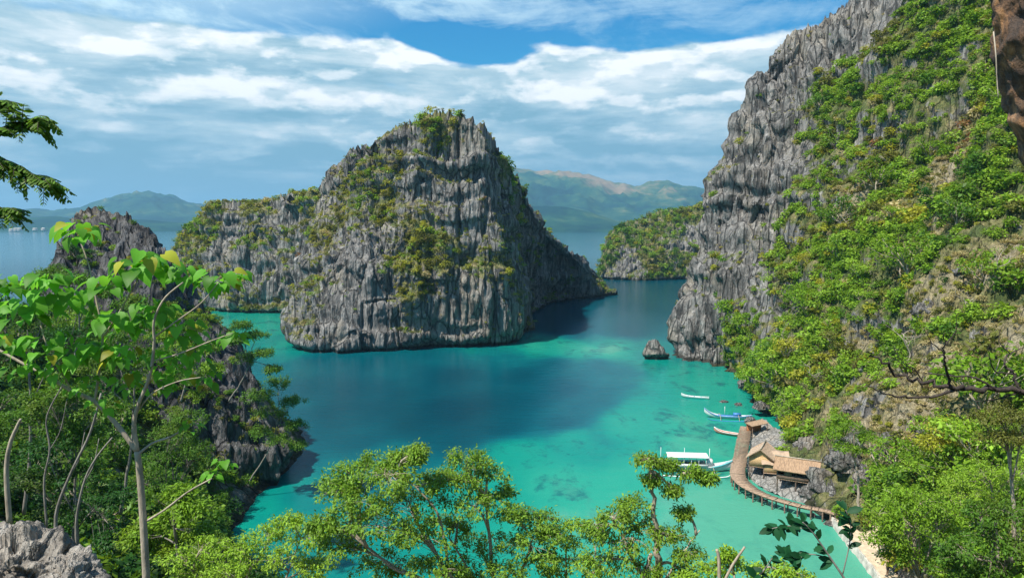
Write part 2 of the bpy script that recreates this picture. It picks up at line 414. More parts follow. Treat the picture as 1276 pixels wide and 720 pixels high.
for a_, b_, Yd, r_ in [(1240, 285, 96, 10.9), (1215, 320, 95, 7.2), (1160, 385, 103, 6.5), (1130, 530, 88, 8.7), (1175, 470, 90, 8.0), (1200, 540, 82, 6.5), (1090, 500, 100, 5.8), (1140, 285, 118, 6.5), (1260, 420, 86, 7.2), (1165, 195, 135, 7.2), (1085, 420, 118, 4.3), (1045, 250, 152, 7.2), (1200, 660, 68, 4.3), (1150, 655, 72, 3.6)]:
    CLEAR.append((np.array(at(a_, b_, Yd)), r_))
def finish(name, G, closed, mat, vbias, seed, label=None, vfun=None, flip=False, ret=True, slope_gain=1.0, top_cap=None):
    Nn = grid_normals(G, closed)
    v = veg_mask(G, Nn, seed, vbias, slope_gain)
    if vfun is not None: v = v + vfun(G)
    mb = MB(); mb.sheet(G, closed)
    o = mb.build(name, mat, smooth=False, attrs={'veg': np.clip(v, 0, 1).ravel(), 'dry': clearing(G).ravel() if name == 'mountainside' else G[..., 0].ravel() * 0})
    o['kind'] = 'structure'
    du = (np.roll(G, -1, 1) - G) if closed else np.gradient(G, axis=1); dv = np.gradient(G, axis=0)
    area = np.linalg.norm(np.cross(du, dv), axis=-1)
    return o, G, Nn, v, area
def mound(name, base, top, prof, nu, nv, seed, mat='karst_rock', vbias=0.0, z0=-4, slope_gain=1.0, vfun=None, capmax=True, **dk):
    """closed loft: a base contour, a summit contour, and how the wall leans in between"""
    B = catmull([(x, y, z0) for x, y in base], nu, True); T = catmull(top, nu, True)
    t = np.linspace(0, 1, nv); s = np.interp(t, [p[0] for p in prof], [p[1] for p in prof])
    rings = []
    for a, b in zip(t, s):
        r = B * (1 - b) + T * b; r[:, 2] = z0 + (T[:, 2] - z0) * a; rings.append(r)
    c = T.mean(0); 
    for q in np.linspace(.08, 1, max(6, nv // 6)):
        r = T * (1 - q) + c * q; r[:, 2] = T[:, 2] * (1 - q) + (T[:, 2].mean() * .6 + T[:, 2].max() * .4) * q if capmax else r[:, 2]; rings.append(r)
    G = displace(np.array(rings), True, seed, **dk)
    G[-1] = G[-1].mean(0)
    return finish(name, G, True, mat, vbias, seed, slope_gain=slope_gain, vfun=vfun)

SURF = {}
# ---- the island in the middle: the front peak, its right-hand tail and the low western shoulder
SURF['peak'] = mound('limestone_island',
    [(-66, 213), (-60, 202), (-46, 198), (-36, 200), (-27, 203), (-12, 208), (-2, 212), (2, 222), (4, 245), (2, 275), (-20, 290), (-50, 290), (-70, 265), (-72, 235)],
    [at(402, 246, 232), at(418, 220, 230), at(442, 196, 226), at(472, 180, 222), at(506, 166, 217), at(545, 152, 214), at(585, 156, 212), at(604, 172, 215),
     (-4, 228, 57), (-6, 240, 54), (-18, 250, 54), (-35, 252, 54), (-50, 250, 52), (-58, 242, 50)],
    [(0, 0), (.25, .10), (.5, .32), (.7, .60), (.85, .82), (1, 1)], 620, 260, 1, vbias=.20, slope_gain=.45, big=2.4, flute=1.15, spike=1.8,
    vfun=lambda G: .42 * np.exp(-(((to_px(G)[0] - (520 - (to_px(G)[1] - 200) * .28)) / 45) ** 2)) * (G[..., 2] > 20) * np.clip((G[..., 2] - 16) / 12, 0, 1) + .28 * (G[..., 0] > 2) + .25 * np.exp(-((G[..., 2] - 14) / 4) ** 2) * np.exp(-((to_px(G)[0] - 520) / 60) ** 2))
SURF['tail'] = mound('limestone_island',
    [(-30, 245), (-10, 225), (2, 232), (4, 262), (8, 292), (18, 328), (34, 345), (50, 357), (56, 366), (44, 380), (15, 380), (-15, 340), (-35, 290)],
    [(-12, 240, 56), (-6, 228, 56), (-2, 232, 55), (0, 244, 49), (5, 262, 40), (10, 285, 33), (20, 318, 24), (38, 352, 10), (44, 362, 8), (38, 364, 9), (14, 325, 22), (0, 285, 33), (-8, 255, 44)],
    [(0, 0), (.35, .22), (.6, .5), (1, 1)], 420, 130, 2, vbias=.40, slope_gain=.4, capmax=False, big=2.2, flute=1.2, spike=1.5, mat='karst_rock')
SURF['shoulder'] = mound('limestone_island',
    [(-158, 330), (-142, 305), (-124, 295), (-104, 288), (-86, 284), (-66, 272), (-45, 262), (-35, 290), (-60, 350), (-110, 375), (-150, 360)],
    [at(222, 305, 325), at(240, 284, 318), at(262, 264, 312), at(292, 258, 308), at(325, 257, 304), at(360, 254, 298), at(398, 246, 285), (-60, 300, 50), (-80, 325, 46), (-115, 335, 42), (-140, 335, 34)],
    [(0, 0), (.3, .12), (.55, .38), (.8, .75), (1, 1)], 460, 120, 3, vbias=.66, slope_gain=.4, capmax=False, big=3.0, flute=1.3, spike=1.6)
# ---- the cape across the channel
SURF['cape'] = mound('headland',
    [(58, 470), (66, 456), (82, 452), (100, 456), (125, 462), (160, 440), (190, 470), (170, 540), (110, 560), (70, 520)],
    [at(757, 300, 480), at(768, 288, 480), at(792, 278, 482), at(825, 270, 485), at(860, 260, 488), (150, 480, 52), (165, 500, 54), (150, 520, 50), (120, 520, 42), (82, 510, 30)],
    [(0, 0), (.3, .15), (.6, .42), (1, 1)], 420, 100, 4, vbias=.68, slope_gain=.4, capmax=False, big=3.2, flute=1.3, spike=1.6)
# ---- dark outcrop on the left shore
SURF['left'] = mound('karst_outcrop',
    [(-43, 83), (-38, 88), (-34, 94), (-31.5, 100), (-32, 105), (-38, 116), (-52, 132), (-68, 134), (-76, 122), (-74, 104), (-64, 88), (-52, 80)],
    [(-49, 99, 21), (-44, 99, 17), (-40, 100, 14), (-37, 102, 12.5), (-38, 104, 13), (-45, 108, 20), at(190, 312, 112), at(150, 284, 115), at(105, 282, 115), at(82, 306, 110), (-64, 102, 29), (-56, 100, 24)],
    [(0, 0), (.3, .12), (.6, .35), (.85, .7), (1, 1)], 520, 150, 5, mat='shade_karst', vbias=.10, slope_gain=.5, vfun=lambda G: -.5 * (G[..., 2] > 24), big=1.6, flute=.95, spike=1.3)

# ---- the great slope and cliff on the right: columns of control points from the water upwards
def col(*pts): return [at(*p) for p in pts]
C = []
C.append([(118, 330, -4), (122, 325, 20), (126, 322, 40), (130, 320, 55), (136, 320, 66), (142, 322, 74), (150, 325, 80), (158, 330, 84)])
C.append([(64, 252, -4), (68, 248, 14), (74, 244, 30), (80, 241, 46), (86, 239, 60), (92, 238, 70), (100, 238, 78), (108, 240, 84)])
C.append([(46.5, 198, -4)] + col((855, 405, 199), (870, 340, 201), (883, 280, 203), (896, 225, 205), (924, 152, 206), (952, 108, 205), (985, 72, 203)))
C.append([(47, 185, -4)] + col((878, 410, 187), (895, 345, 189), (911, 275, 191), (930, 208, 193), (958, 140, 195), (984, 92, 196), (1014, 50, 196)))
C.append([(53, 176, -4)] + col((912, 415, 178), (932, 350, 180), (955, 282, 182), (975, 215, 184), (1000, 150, 186), (1025, 90, 188), (1052, 28, 189)))
C.append([(51, 160, -4)] + col((938, 430, 160), (964, 370, 163), (990, 302, 166), (1015, 235, 169), (1040, 160, 173), (1066, 85, 177), (1093, 4, 181)))
C.append([(47.5, 138, -4)] + col((955, 460, 139), (995, 400, 142), (1030, 330, 146), (1065, 250, 151), (1095, 170, 157), (1125, 80, 163), (1150, -45, 170)))
C.append([(44.5, 121, -3)] + col((975, 515, 121), (1015, 458, 125), (1055, 390, 129), (1100, 310, 134), (1140, 220, 141), (1180, 110, 149), (1215, -90, 160)))
C.append([gr(948, 603, -1)] + [gr(985, 572, 1.8)] + col((1022, 535, 107), (1070, 465, 110), (1120, 385, 115), (1170, 290, 121), (1225, 170, 130), (1290, -80, 145)))
C.append([gr(1000, 640, -1)] + [gr(1032, 622, 1.8)] + col((1062, 583, 90), (1105, 520, 93), (1160, 440, 97), (1215, 340, 103), (1270, 220, 112), (1350, -60, 128)))
C.append([gr(1055, 680, -1)] + [gr(1092, 664, 1.8)] + col((1118, 628, 76), (1158, 570, 79), (1210, 490, 83), (1270, 390, 89), (1340, 260, 97), (1450, -60, 112)))
C.append([gr(1098, 728, -1)] + [gr(1138, 716, 1.8)] + col((1165, 682, 66), (1210, 620, 69), (1270, 550, 72), (1340, 460, 77), (1420, 330, 83), (1600, -60, 95)))
C.append([(40, 58, -2), (43.5, 57, 2.5), (49, 56, 9), (56, 56, 18), (64, 57, 28), (74, 60, 40), (86, 64, 56), (105, 70, 80)])
C.append([(38, 40, 6), (42, 38, 12), (47, 36, 18), (53, 36, 25), (62, 36, 34), (74, 38, 46), (88, 40, 62), (110, 44, 84)])
C = np.array(C)
back1 = C[:, -1:] + np.array([14, 22, 2.0]); back2 = C[:, -1:] + np.array([45, 60, -30.0]); back3 = C[:, -1:] + np.array([80, 100, -90.0])
C = np.concatenate([C, back1, back2, back3], 1)
G = catmull(C, 900); G = np.swapaxes(G, 0, 1); G = catmull(G, 420)
cliffness = np.clip(1 - (np.arange(900) / 900 * 13 - 4.2) / 2.0, 0, 1)
cliffness = cliffness[None, :, None]
Gc = displace(G.copy(), False, 6, big=2.6, flute=1.7, ledge=1.0, spike=2.2)
Gs = displace(G.copy(), False, 6, big=4.2, flute=.55, ledge=.5, spike=.9, fine=.35)
flat = np.clip((G[..., 2:3] - 1.0) / 3.0, 0, 1)
near = np.clip((np.arange(900) / 900 * 13 - 6.6) / 1.0, 0, 1)[None, :, None]
G2 = Gc * cliffness + Gs * (1 - cliffness)
keep = flat * near + (1 - near)
G2 = G2 * keep + (G + (G2 - G) * .15) * (1 - keep)
def slope_veg(G):
    px, py, d = to_px(G)
    edge = np.interp(py, [0, 60, 100, 150, 250, 350, 440, 470], [1150, 1075, 1030, 1010, 985, 930, 900, 880])
    edge = edge + fbm(G * .08, 3) * 28
    v = np.clip((px - edge) / 40, -1, 1) * .70
    v = v - .5 * ((G[..., 2] < 2.6) & (G[..., 1] < 120))
    return v + .32
SURF['slope'] = finish('mountainside', G2, False, 'karst_rock', .0, 6, vfun=slope_veg, slope_gain=.6)

# ---- ground under and beside the viewpoint, as a thin-plate surface through spot heights
spots = [(0, 0, 33.6), (-6, -8, 35), (8, -8, 36.5), (0, 8, 30.2), (0, 20, 22), (0, 35, 13), (0, 50, 5), (0, 62, -1.5), (0, 72, -5), (15, 66, -2.5), (28, 66, -2), (15, 40, 11), (15, 15, 27), (15, 0, 36),
         (28, 52, 3), (30, 25, 22), (30, 0, 40), (40, 45, 8), (50, 30, 24), (-14, 64, -2), (-24, 72, -2), (-30, 82, -2), (-14, 40, 11), (-14, 20, 23), (-8, 10, 29),
         (-20, 52, 7), (-28, 60, 7), (-24, 32, 19), (-10, 5, 32.5), (-36, 72, 8), (-44, 82, 10), (-20, 10, 31), (-30, 22, 27), (-38, 40, 24), (-46, 60, 21), (-55, 82, 22), (-62, 100, 22),
         (-50, 40, 26), (-65, 60, 22), (-80, 80, 16), (-95, 100, 6), (-70, 30, 26), (-95, 60, 12), (-110, 40, 8), (-130, 80, -4), (-130, 20, 0), (-60, 0, 34), (-30, -10, 38), (0, -20, 38), (30, -20, 48), (-80, -20, 30),
         (-90, 130, -4), (-60, 145, -6), (-110, 120, -5)]
S = np.array(spots, float)
def tps(r): return np.where(r > 1e-6, r * r * np.log(r + 1e-9), 0)
n_ = len(S); D = np.linalg.norm(S[:, None, :2] - S[None, :, :2], axis=2) / 50
A = np.zeros((n_ + 3, n_ + 3)); A[:n_, :n_] = tps(D) + np.eye(n_) * .002
A[:n_, n_] = 1; A[:n_, n_ + 1:] = S[:, :2] / 50; A[n_:, :n_] = A[:n_, n_:].T
W_ = np.linalg.solve(A, np.concatenate([S[:, 2], [0, 0, 0]]))
def near_h(x, y):
    x = np.asarray(x, float); y = np.asarray(y, float); z = W_[n_] + W_[n_ + 1] * x / 50 + W_[n_ + 2] * y / 50
    for i in range(n_): z = z + W_[i] * tps(np.hypot(x - S[i, 0], y - S[i, 1]) / 50)
    z = z + fbm(np.stack([x * .09, y * .09, x * 0], -1), 4) * 1.3 * np.clip(np.hypot(x, y) / 12, .15, 1)
    return z
gx, gy = np.meshgrid(np.linspace(-135, 52, 420), np.linspace(-22, 148, 380))
gz = near_h(gx, gy)
Gn = np.stack([gx, gy, gz], -1)
SURF['near'] = finish('terrain', Gn, False, 'karst_rock', .55, 8, slope_gain=.3)

# ---- far ranges across the strait
def range_(name, prof, Yf, Yr, seed, rough=1.0, n=260, m=70, wig=1.0):
    px = np.linspace(prof[0][0], prof[-1][0], n); py = np.interp(px, [p[0] for p in prof], [p[1] for p in prof])
    rows = []
    ridge = np.array([at(a, b, Yr) for a, b in zip(px, py)])
    foot = np.array([at(a, 300, Yf) for a in px]); foot[:, 2] = -6; foot[:, 1] += 180 * wig * fbm(np.stack([px * .012, px * 0 + seed, px * 0], -1), 3)
    for t in np.linspace(0, 1, m):
        s = t; r = foot * (1 - s) + ridge * s
        r[:, 2] = -6 + (ridge[:, 2] + 6) * (t ** 1.25); rows.append(r)
    bk = ridge + np.array([0, (Yr - Yf) * .8, 0]); bk[:, 2] = -6
    for t in np.linspace(.05, 1, 14): rows.append(ridge * (1 - t) + bk * t)
    G = np.array(rows); P = G * .0022 + seed
    tt = np.concatenate([np.linspace(0, 1, m), np.linspace(.95, .3, 14)]); fade = (1 - .65 * tt ** 5)[:, None]
    h = ridged(np.stack([P[..., 0] * 1.0, P[..., 1], P[..., 0] * 0], -1), 5, .55)
    f = np.clip(G[..., 2] / 120, 0, 1) * 1.0
    G[..., 2] += (h - .55) * 85 * rough * fade * f * np.clip(G[..., 2] / 200, .25, 1)
    mb = MB(); mb.sheet(G); o = mb.build(name, 'far_hill', smooth=True); o['kind'] = 'structure'; return o
range_('hills', [(-400, 275), (-120, 268), (0, 266), (35, 262), (60, 266), (95, 262), (120, 254), (150, 246), (185, 244), (215, 249), (250, 258), (290, 268), (350, 262), (400, 268), (470, 274), (560, 282)], 4300, 6200, 2)
range_('hills', [(-300, 284), (-60, 274), (20, 272), (70, 270), (110, 276), (150, 272), (230, 278), (300, 282), (420, 286)], 3000, 3700, 5, .6)
range_('hills', [(500, 285), (560, 240), (600, 222), (640, 213), (685, 212), (708, 216), (735, 222), (765, 231), (790, 235), (812, 230), (832, 227), (855, 235), (880, 240), (920, 246), (1000, 262), (1150, 280)], 3800, 5600, 9, .8)
range_('hills', [(560, 275), (610, 262), (660, 256), (700, 257), (735, 266), (770, 276), (800, 274), (840, 268), (900, 262), (980, 270), (1100, 284)], 2750, 3500, 12, .7)
# ================================================================== water
DS = [(300, 405, .80), (340, 400, .78), (360, 430, .62), (280, 395, .75), (330, 470, .42), (420, 450, .36), (480, 455, .30), (560, 445, .34), (600, 440, .5), (640, 425, .62), (700, 432, .9), (670, 430, .88), (730, 434, .92), (760, 436, .92), (800, 437, .55),
      (680, 428, .78), (740, 425, .55), (480, 490, .10), (600, 500, .04), (520, 530, .05), (560, 470, .10), (650, 470, .12), (700, 480, .16), (560, 510, .03), (450, 510, .06), (640, 500, .06), (400, 490, .22), (740, 500, .36), (770, 460, .42), (420, 520, .10), (440, 490, .10), (700, 395, .12), (800, 385, .12), (760, 355, .12), (840, 360, .15),
      (650, 405, .12), (700, 408, .14), (790, 410, .15), (720, 416, .25), (745, 455, .34), (690, 455, .24), (640, 445, .45), (840, 470, .72), (820, 455, .6), (880, 480, .80), (800, 510, .72), (780, 530, .78), (720, 545, .72), (640, 560, .74), (700, 600, .86), (600, 590, .78), (500, 562, .38),
      (620, 530, .18), (700, 525, .28), (560, 548, .2), (450, 545, .15), (440, 590, .38), (380, 610, .5), (300, 640, .62), (270, 655, .7), (350, 560, .28), (380, 530, .22), (360, 500, .28), (850, 560, .88), (800, 600, .93), (900, 640, 1.0), (870, 520, .84), (1000, 690, 1.0),
      (700, 660, .95), (560, 640, .8), (450, 660, .7), (620, 385, .2), (500, 380, .3), (400, 380, .5), (740, 335, .1), (880, 345, .15), (600, 330, .1), (300, 345, .1), (100, 330, .02), (60, 300, 0), (720, 300, 0), (400, 290, 0), (1000, 290, 0), (930, 620, .97), (960, 650, 1.0)]
DS = np.array(DS, float)
def axis(lo, hi, step, far, n):
    core = np.arange(lo, hi + .1, step); g = np.geomspace(step, far, n)
    return np.concatenate([(lo - np.cumsum(g))[::-1], core, hi + np.cumsum(g)])
xs = axis(-170, 130, 1.6, 2600, 30); ys = axis(40, 480, 1.8, 3400, 30)
wx, wy = np.meshgrid(xs, ys)
wp = np.stack([wx, np.maximum(wy, 30), wx * 0], -1)
px, py, d_ = to_px(wp); px = np.clip(px, -400, 1700); py = np.clip(py, 283, 900)
num = 0; den = 0
for a, b, v in DS:
    r2 = ((px - a) ** 2) + ((py - b) * 2.2) ** 2 + 60
    w = 1 / r2 ** 1.7; num = num + w * v; den = den + w
depth = num / den
depth = depth + fbm(np.stack([wx * .05, wy * .03, wx * 0], -1), 4) * .12 * np.clip(1.3 - wy / 400, 0, 1)
mb = MB(); mb.sheet(np.stack([wx, wy, wx * 0], -1))
water = None
m, k, out = material('sea_water')
pos = k.n('ShaderNodeNewGeometry').outputs['Position']
dp = k.n('ShaderNodeAttribute', attribute_name='shallow').outputs['Fac']
reef = k.noise(k.mapping(pos, (1, .55, 1)), .11, 8, .70, .4)
reef2 = k.noise(k.mapping(pos, (1, .7, 1)), .5, 5, .6, .6)
v = k.math('ADD', dp, k.math('MULTIPLY', k.math('MULTIPLY', k.math('SUBTRACT', reef, .5), .42), k.rng(dp, .1, .5, .1, 1)))
# weed and coral on the pale sea bed, only where the bed shows
bed = k.math('MULTIPLY', k.rng(reef, .50, .60), k.math('MULTIPLY', k.rng(dp, .35, .66), k.rng(dp, .86, 1.02, 1, .22)))
bed = k.math('MULTIPLY', bed, k.rng(reef2, .40, .62, .35, 1))
col_ = k.ramp(v, [(0.0, (.0003, .044, .070)), (.24, (.0006, .072, .100)), (.44, (.0015, .115, .135)), (.66, (.003, .225, .175)), (.88, (.018, .285, .198)), (1.0, (.075, .32, .22))])
col_ = k.mix(k.math('MULTIPLY', bed, .78), col_, (.003, .10, .11))
ys = k.n('ShaderNodeSeparateXYZ'); k.set(ys.inputs[0], pos)
col_ = k.mix(k.rng(k.math('MULTIPLY_ADD', k.noise(pos, .004, 3), 120, ys.outputs[1]), 560, 900), col_, (.035, .135, .19))  # open sea: sky reflection painted in as a lighter base colour
b = k.n('ShaderNodeBsdfPrincipled', i_Roughness=.08); b.inputs['IOR'].default_value = 1.33; b.inputs['Specular IOR Level'].default_value = .12
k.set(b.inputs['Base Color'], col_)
rip = k.noise(k.mapping(pos, (1, 1.8, 1)), 1.6, 4, .6); rip2 = k.noise(k.mapping(pos, (1, 2.2, 1)), .25, 4, .55)
bp = k.n('ShaderNodeBump'); bp.inputs['Strength'].default_value = .5; bp.inputs['Distance'].default_value = .12
k.set(bp.inputs['Height'], k.math('ADD', rip, k.math('MULTIPLY', rip2, 1.6))); k.set(b.inputs['Normal'], bp.outputs[0])
k.t.links.new(b.outputs[0], out.inputs[0])
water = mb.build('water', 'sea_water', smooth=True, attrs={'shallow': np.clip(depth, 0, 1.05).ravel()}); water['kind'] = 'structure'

# ================================================================== haze over the strait
mb = MB(); mb.box((0, 4000, 345), (26000, 30000, 704))
m, k, out = material('haze_air')
vol = k.n('ShaderNodeVolumePrincipled'); vol.inputs['Density'].default_value = HAZE_DENSITY; vol.inputs['Color'].default_value = (.36, .72, 1.0, 1)
vol.inputs['Anisotropy'].default_value = .1
k.t.links.new(vol.outputs[0], out.inputs['Volume'])
hz = mb.build('haze', 'haze_air'); hz['kind'] = 'stuff'; hz['label'] = 'thin bluish haze hanging over the strait and far hills'
# ================================================================== foliage
def leaf_material(name, col, trans=.35, var=.45, gloss=.25, warm=(.30, .28, .03)):
    m, k, out = material(name)
    r = k.n('ShaderNodeNewGeometry').outputs['Random Per Island']
    oi = k.n('ShaderNodeObjectInfo').outputs['Random']
    pos = k.n('ShaderNodeNewGeometry').outputs['Position']
    n1 = k.noise(pos, .22, 3, .6)
    a = tuple(c * (1 - var) for c in col); b_ = tuple(min(1, c * (1 + var)) for c in col)
    c = k.mix(r, a, b_)
    c = k.mix(k.math('MULTIPLY', k.rng(n1, .48, .72), .45), c, tuple(col[i] * .4 + warm[i] * .6 for i in range(3)))
    c = k.mix(k.math('MULTIPLY', oi, .30), c, tuple(x * .55 for x in col))
    bs = k.n('ShaderNodeBsdfPrincipled', i_Roughness=.5); bs.inputs['Specular IOR Level'].default_value = gloss
    k.set(bs.inputs['Base Color'], c)
    tr = k.n('ShaderNodeBsdfTranslucent'); k.set(tr.inputs[0], k.mix(.35, c, tuple(min(1, x) for x in (col[0] * 2.6, col[1] * 2.0, col[2]))))
    mx = k.n('ShaderNodeMixShader'); mx.inputs[0].default_value = trans
    k.set(mx.inputs[1], bs.outputs[0]); k.set(mx.inputs[2], tr.outputs[0]); k.t.links.new(mx.outputs[0], out.inputs[0]); return m
LEAFC = {'bright': (.175, .32, .02), 'fresh': (.26, .43, .035), 'yellow': (.36, .38, .035), 'mid': (.095, .215, .02), 'deep': (.032, .115, .016), 'olive': (.16, .18, .03), 'straw': (.50, .42, .20), 'rust': (.26, .13, .05)}
for kx, vx in LEAFC.items(): leaf_material('leaf_' + kx, vx)
leaf_material('leaf_glossy', (.015, .085, .03), .25, .4, .15, (.03, .09, .02))
leaf_material('leaf_canopy', (.20, .36, .035), .35, .55, .25, (.32, .33, .04))
simple_mat('bark_pale', (.40, .34, .26), .9, .3, 9, .5, (1, 1, .3))
simple_mat('bark_grey', (.24, .22, .19), .9, .35, 9, .5, (1, 1, .3))
simple_mat('bark_dark', (.055, .042, .035), .9, .4, 12, .5)

# leaf outlines: (position along the leaf, half width)
OVAL = [(0, 0), (.3, .2), (.7, .17), (1, 0)]
LANCE = [(0, 0), (.35, .13), (.75, .09), (1, 0)]
HEART = [(-.12, .20), (.08, .40), (.35, .43), (.65, .27), (1, 0)]
BROAD = [(0, .02), (.25, .2), (.6, .24), (.85, .13), (1, 0)]
def leaf_tpl(prof, fold=.25, droop=.25):
    V = []; Q = []
    for t, w in prof:
        z = -droop * t * t
        V += [(t, w, z + w * fold), (t if t > 0 or w == 0 else 0, 0, z), (t, -w, z + w * fold)]
    for i in range(len(prof) - 1):
        a = i * 3; b = a + 3
        Q += [[a, b, b + 1, a + 1], [a + 1, b + 1, b + 2, a + 2]]
    return np.array(V, float), np.array(Q)
DIAMOND = (np.array([(0, 0, 0), (.5, .27, .05), (1, 0, -.08), (.45, -.27, .05)], float), np.array([[0, 3, 2, 1]]))
def frames(d, nrm):
    d = d / (np.linalg.norm(d, axis=1, keepdims=True) + 1e-9)
    s = np.cross(nrm, d); s /= np.linalg.norm(s, axis=1, keepdims=True) + 1e-9
    n = np.cross(d, s); return d, s, n
def put_leaves(mb, tpl, P, d, nrm, size):
    d, s, n = frames(d, nrm); V0, Q0 = tpl; size = np.broadcast_to(np.asarray(size, float), (len(P),))
    V = P[:, None, :] + size[:, None, None] * (V0[None, :, 0:1] * d[:, None, :] + V0[None, :, 1:2] * s[:, None, :] + V0[None, :, 2:3] * n[:, None, :])
    Q = Q0[None] + (np.arange(len(P)) * len(V0))[:, None, None]
    mb.add(V.reshape(-1, 3), Q.reshape(-1, 4))
def rnd_dirs(rs, n):
    v = rs.normal(size=(n, 3)); return v / np.linalg.norm(v, axis=1, keepdims=True)

def clump_arrays(seed, n, leaf, lobes=7, squash=.75, lobe_r=.42, spread=.62, up=.5):
    """unit-radius bush of many small leaves arranged on uneven lobes; returns V (n*4), Q"""
    rs = np.random.RandomState(seed)
    c = rnd_dirs(rs, lobes) * (rs.uniform(.25, 1, (lobes, 1)) * spread); c[:, 2] = np.abs(c[:, 2]) * squash + .15
    r = lobe_r * rs.uniform(.6, 1.15, lobes)
    k_ = rs.choice(lobes, n, p=r ** 2 / (r ** 2).sum())
    dr = rnd_dirs(rs, n); dr[:, 2] += .25; dr /= np.linalg.norm(dr, axis=1, keepdims=True)
    P = c[k_] + dr * (r[k_] * rs.uniform(.45, 1.08, n) ** .6)[:, None] * np.array([1, 1, .8])
    nr = dr + rnd_dirs(rs, n) * .75 + np.array([0, 0, up]); nr /= np.linalg.norm(nr, axis=1, keepdims=True)
    d = np.cross(nr, rnd_dirs(rs, n)); d += dr * .5; d[:, 2] -= .15
    mb = MB(); put_leaves(mb, DIAMOND, P, d, nr, leaf * rs.uniform(.6, 1.4, n))
    return np.concatenate(mb.V), np.concatenate(mb.Q)
def tuft_arrays(seed, n):
    rs = np.random.RandomState(seed); a = rs.uniform(0, 2 * math.pi, n); rr = rs.uniform(0, .5, n)
    P = np.stack([np.cos(a) * rr, np.sin(a) * rr, rr * 0 - .05], 1)
    d = np.stack([np.cos(a) * rs.uniform(.2, .9, n), np.sin(a) * rs.uniform(.2, .9, n), rs.uniform(.5, 1.1, n)], 1)
    mb = MB(); V0 = DIAMOND[0] * np.array([1, .22, 2.0]); put_leaves(mb, (V0, DIAMOND[1]), P, d, rnd_dirs(rs, n), rs.uniform(.5, 1.0, n))
    return np.concatenate(mb.V), np.concatenate(mb.Q)

# ------------------------------------------------------------------ seats for plants on the rock surfaces
def seats(key, n, seed, size, vmin=.30, hard=.5, zmin=1.2, pxr=(-140, 1420), pyr=(-90, 800), dens=None):
    o, G, Nn, v, area = SURF[key]
    P = G.reshape(-1, 3); NN = Nn.reshape(-1, 3); vv = v.ravel(); ar = area.ravel()
    px, py, d = to_px(P); toc = np.array([0, 0, CAM_H]) - P; toc /= np.linalg.norm(toc, axis=1, keepdims=True)
    facing = (toc * NN).sum(1)
    w = ar * np.clip((vv - vmin) / hard, 0, 1)
    w *= (P[:, 2] > zmin) & (facing > -.25) & (px > pxr[0]) & (px < pxr[1]) & (py > pyr[0]) & (py < pyr[1]) & (d > 1)
    if dens is not None: w = w * dens(P, px, py)
    rs = np.random.RandomState(seed); i = rs.choice(len(P), n, p=w / w.sum())
    sz = rs.uniform(size[0], size[1], n) * np.where(rs.rand(n) < .14, 1.35, 1) * (.75 + .4 * np.clip(vv[i], 0, 1))
    return P[i] + rs.normal(size=(n, 3)) * .15, NN[i], sz, rs
BUSH = {}
for q, cname in enumerate(['bright', 'fresh', 'yellow', 'mid', 'deep', 'olive', 'straw', 'rust']): BUSH[cname] = q
def merged(name, label, items, nleaf, seed, leaf=.26, kinds=8):
    """undergrowth too dense to count: one mesh. items: list of (points, normals, sizes, colour indices)"""
    protos = [clump_arrays(seed * 50 + i, nleaf, leaf, lobes=5 + i % 4) for i in range(kinds)]
    tuft = [tuft_arrays(seed * 70 + i, nleaf // 2) for i in range(4)]
    rs = np.random.RandomState(seed); VV = []; QQ = []; MI = []; off = 0
    for P, NN, sz, ci in items:
        for j in range(len(P)):
            V, Q = (tuft[j % 4] if ci[j] == 6 and rs.rand() < .6 else protos[rs.randint(kinds)])
            a = rs.uniform(0, 6.28); c_, s_ = math.cos(a), math.sin(a)
            M = np.array([[c_, -s_, 0], [s_, c_, 0], [0, 0, 1]]) * np.array([1, 1, rs.uniform(.7, 1.1)])[:, None]
            W = V @ M.T * sz[j] + P[j] + NN[j] * sz[j] * .12
            VV.append(W.astype(np.float32)); QQ.append(Q + off); MI.append(np.full(len(Q), ci[j])); off += len(V)
    o = mesh_obj(name, np.concatenate(VV), np.concatenate(QQ), ['leaf_' + c for c in BUSH], mat_idx=np.concatenate(MI))
    o['kind'] = 'stuff'; o['label'] = label; return o
def colours(rs, P, probs):
    """pick leaf colours in drifts rather than evenly"""
    n = len(P); f = fbm(P * .05 + 3, 3); order = np.array([4, 3, 0, 1, 2, 5, 6, 7])      # dark .. bright .. dry
    pr = np.array([probs[i] for i in order]); cum = np.cumsum(pr) / pr.sum()
    u = np.clip(rs.rand(n) * .55 + (f * .75 + .5) * .45, 0, .999); return order[np.searchsorted(cum, u)]
#                bright fresh yellow mid deep olive straw rust
P_SLOPE = [.25, .17, .06, .19, .08, .16, .08, .01]
P_ISLE = [.13, .08, .17, .10, .03, .27, .16, .06]

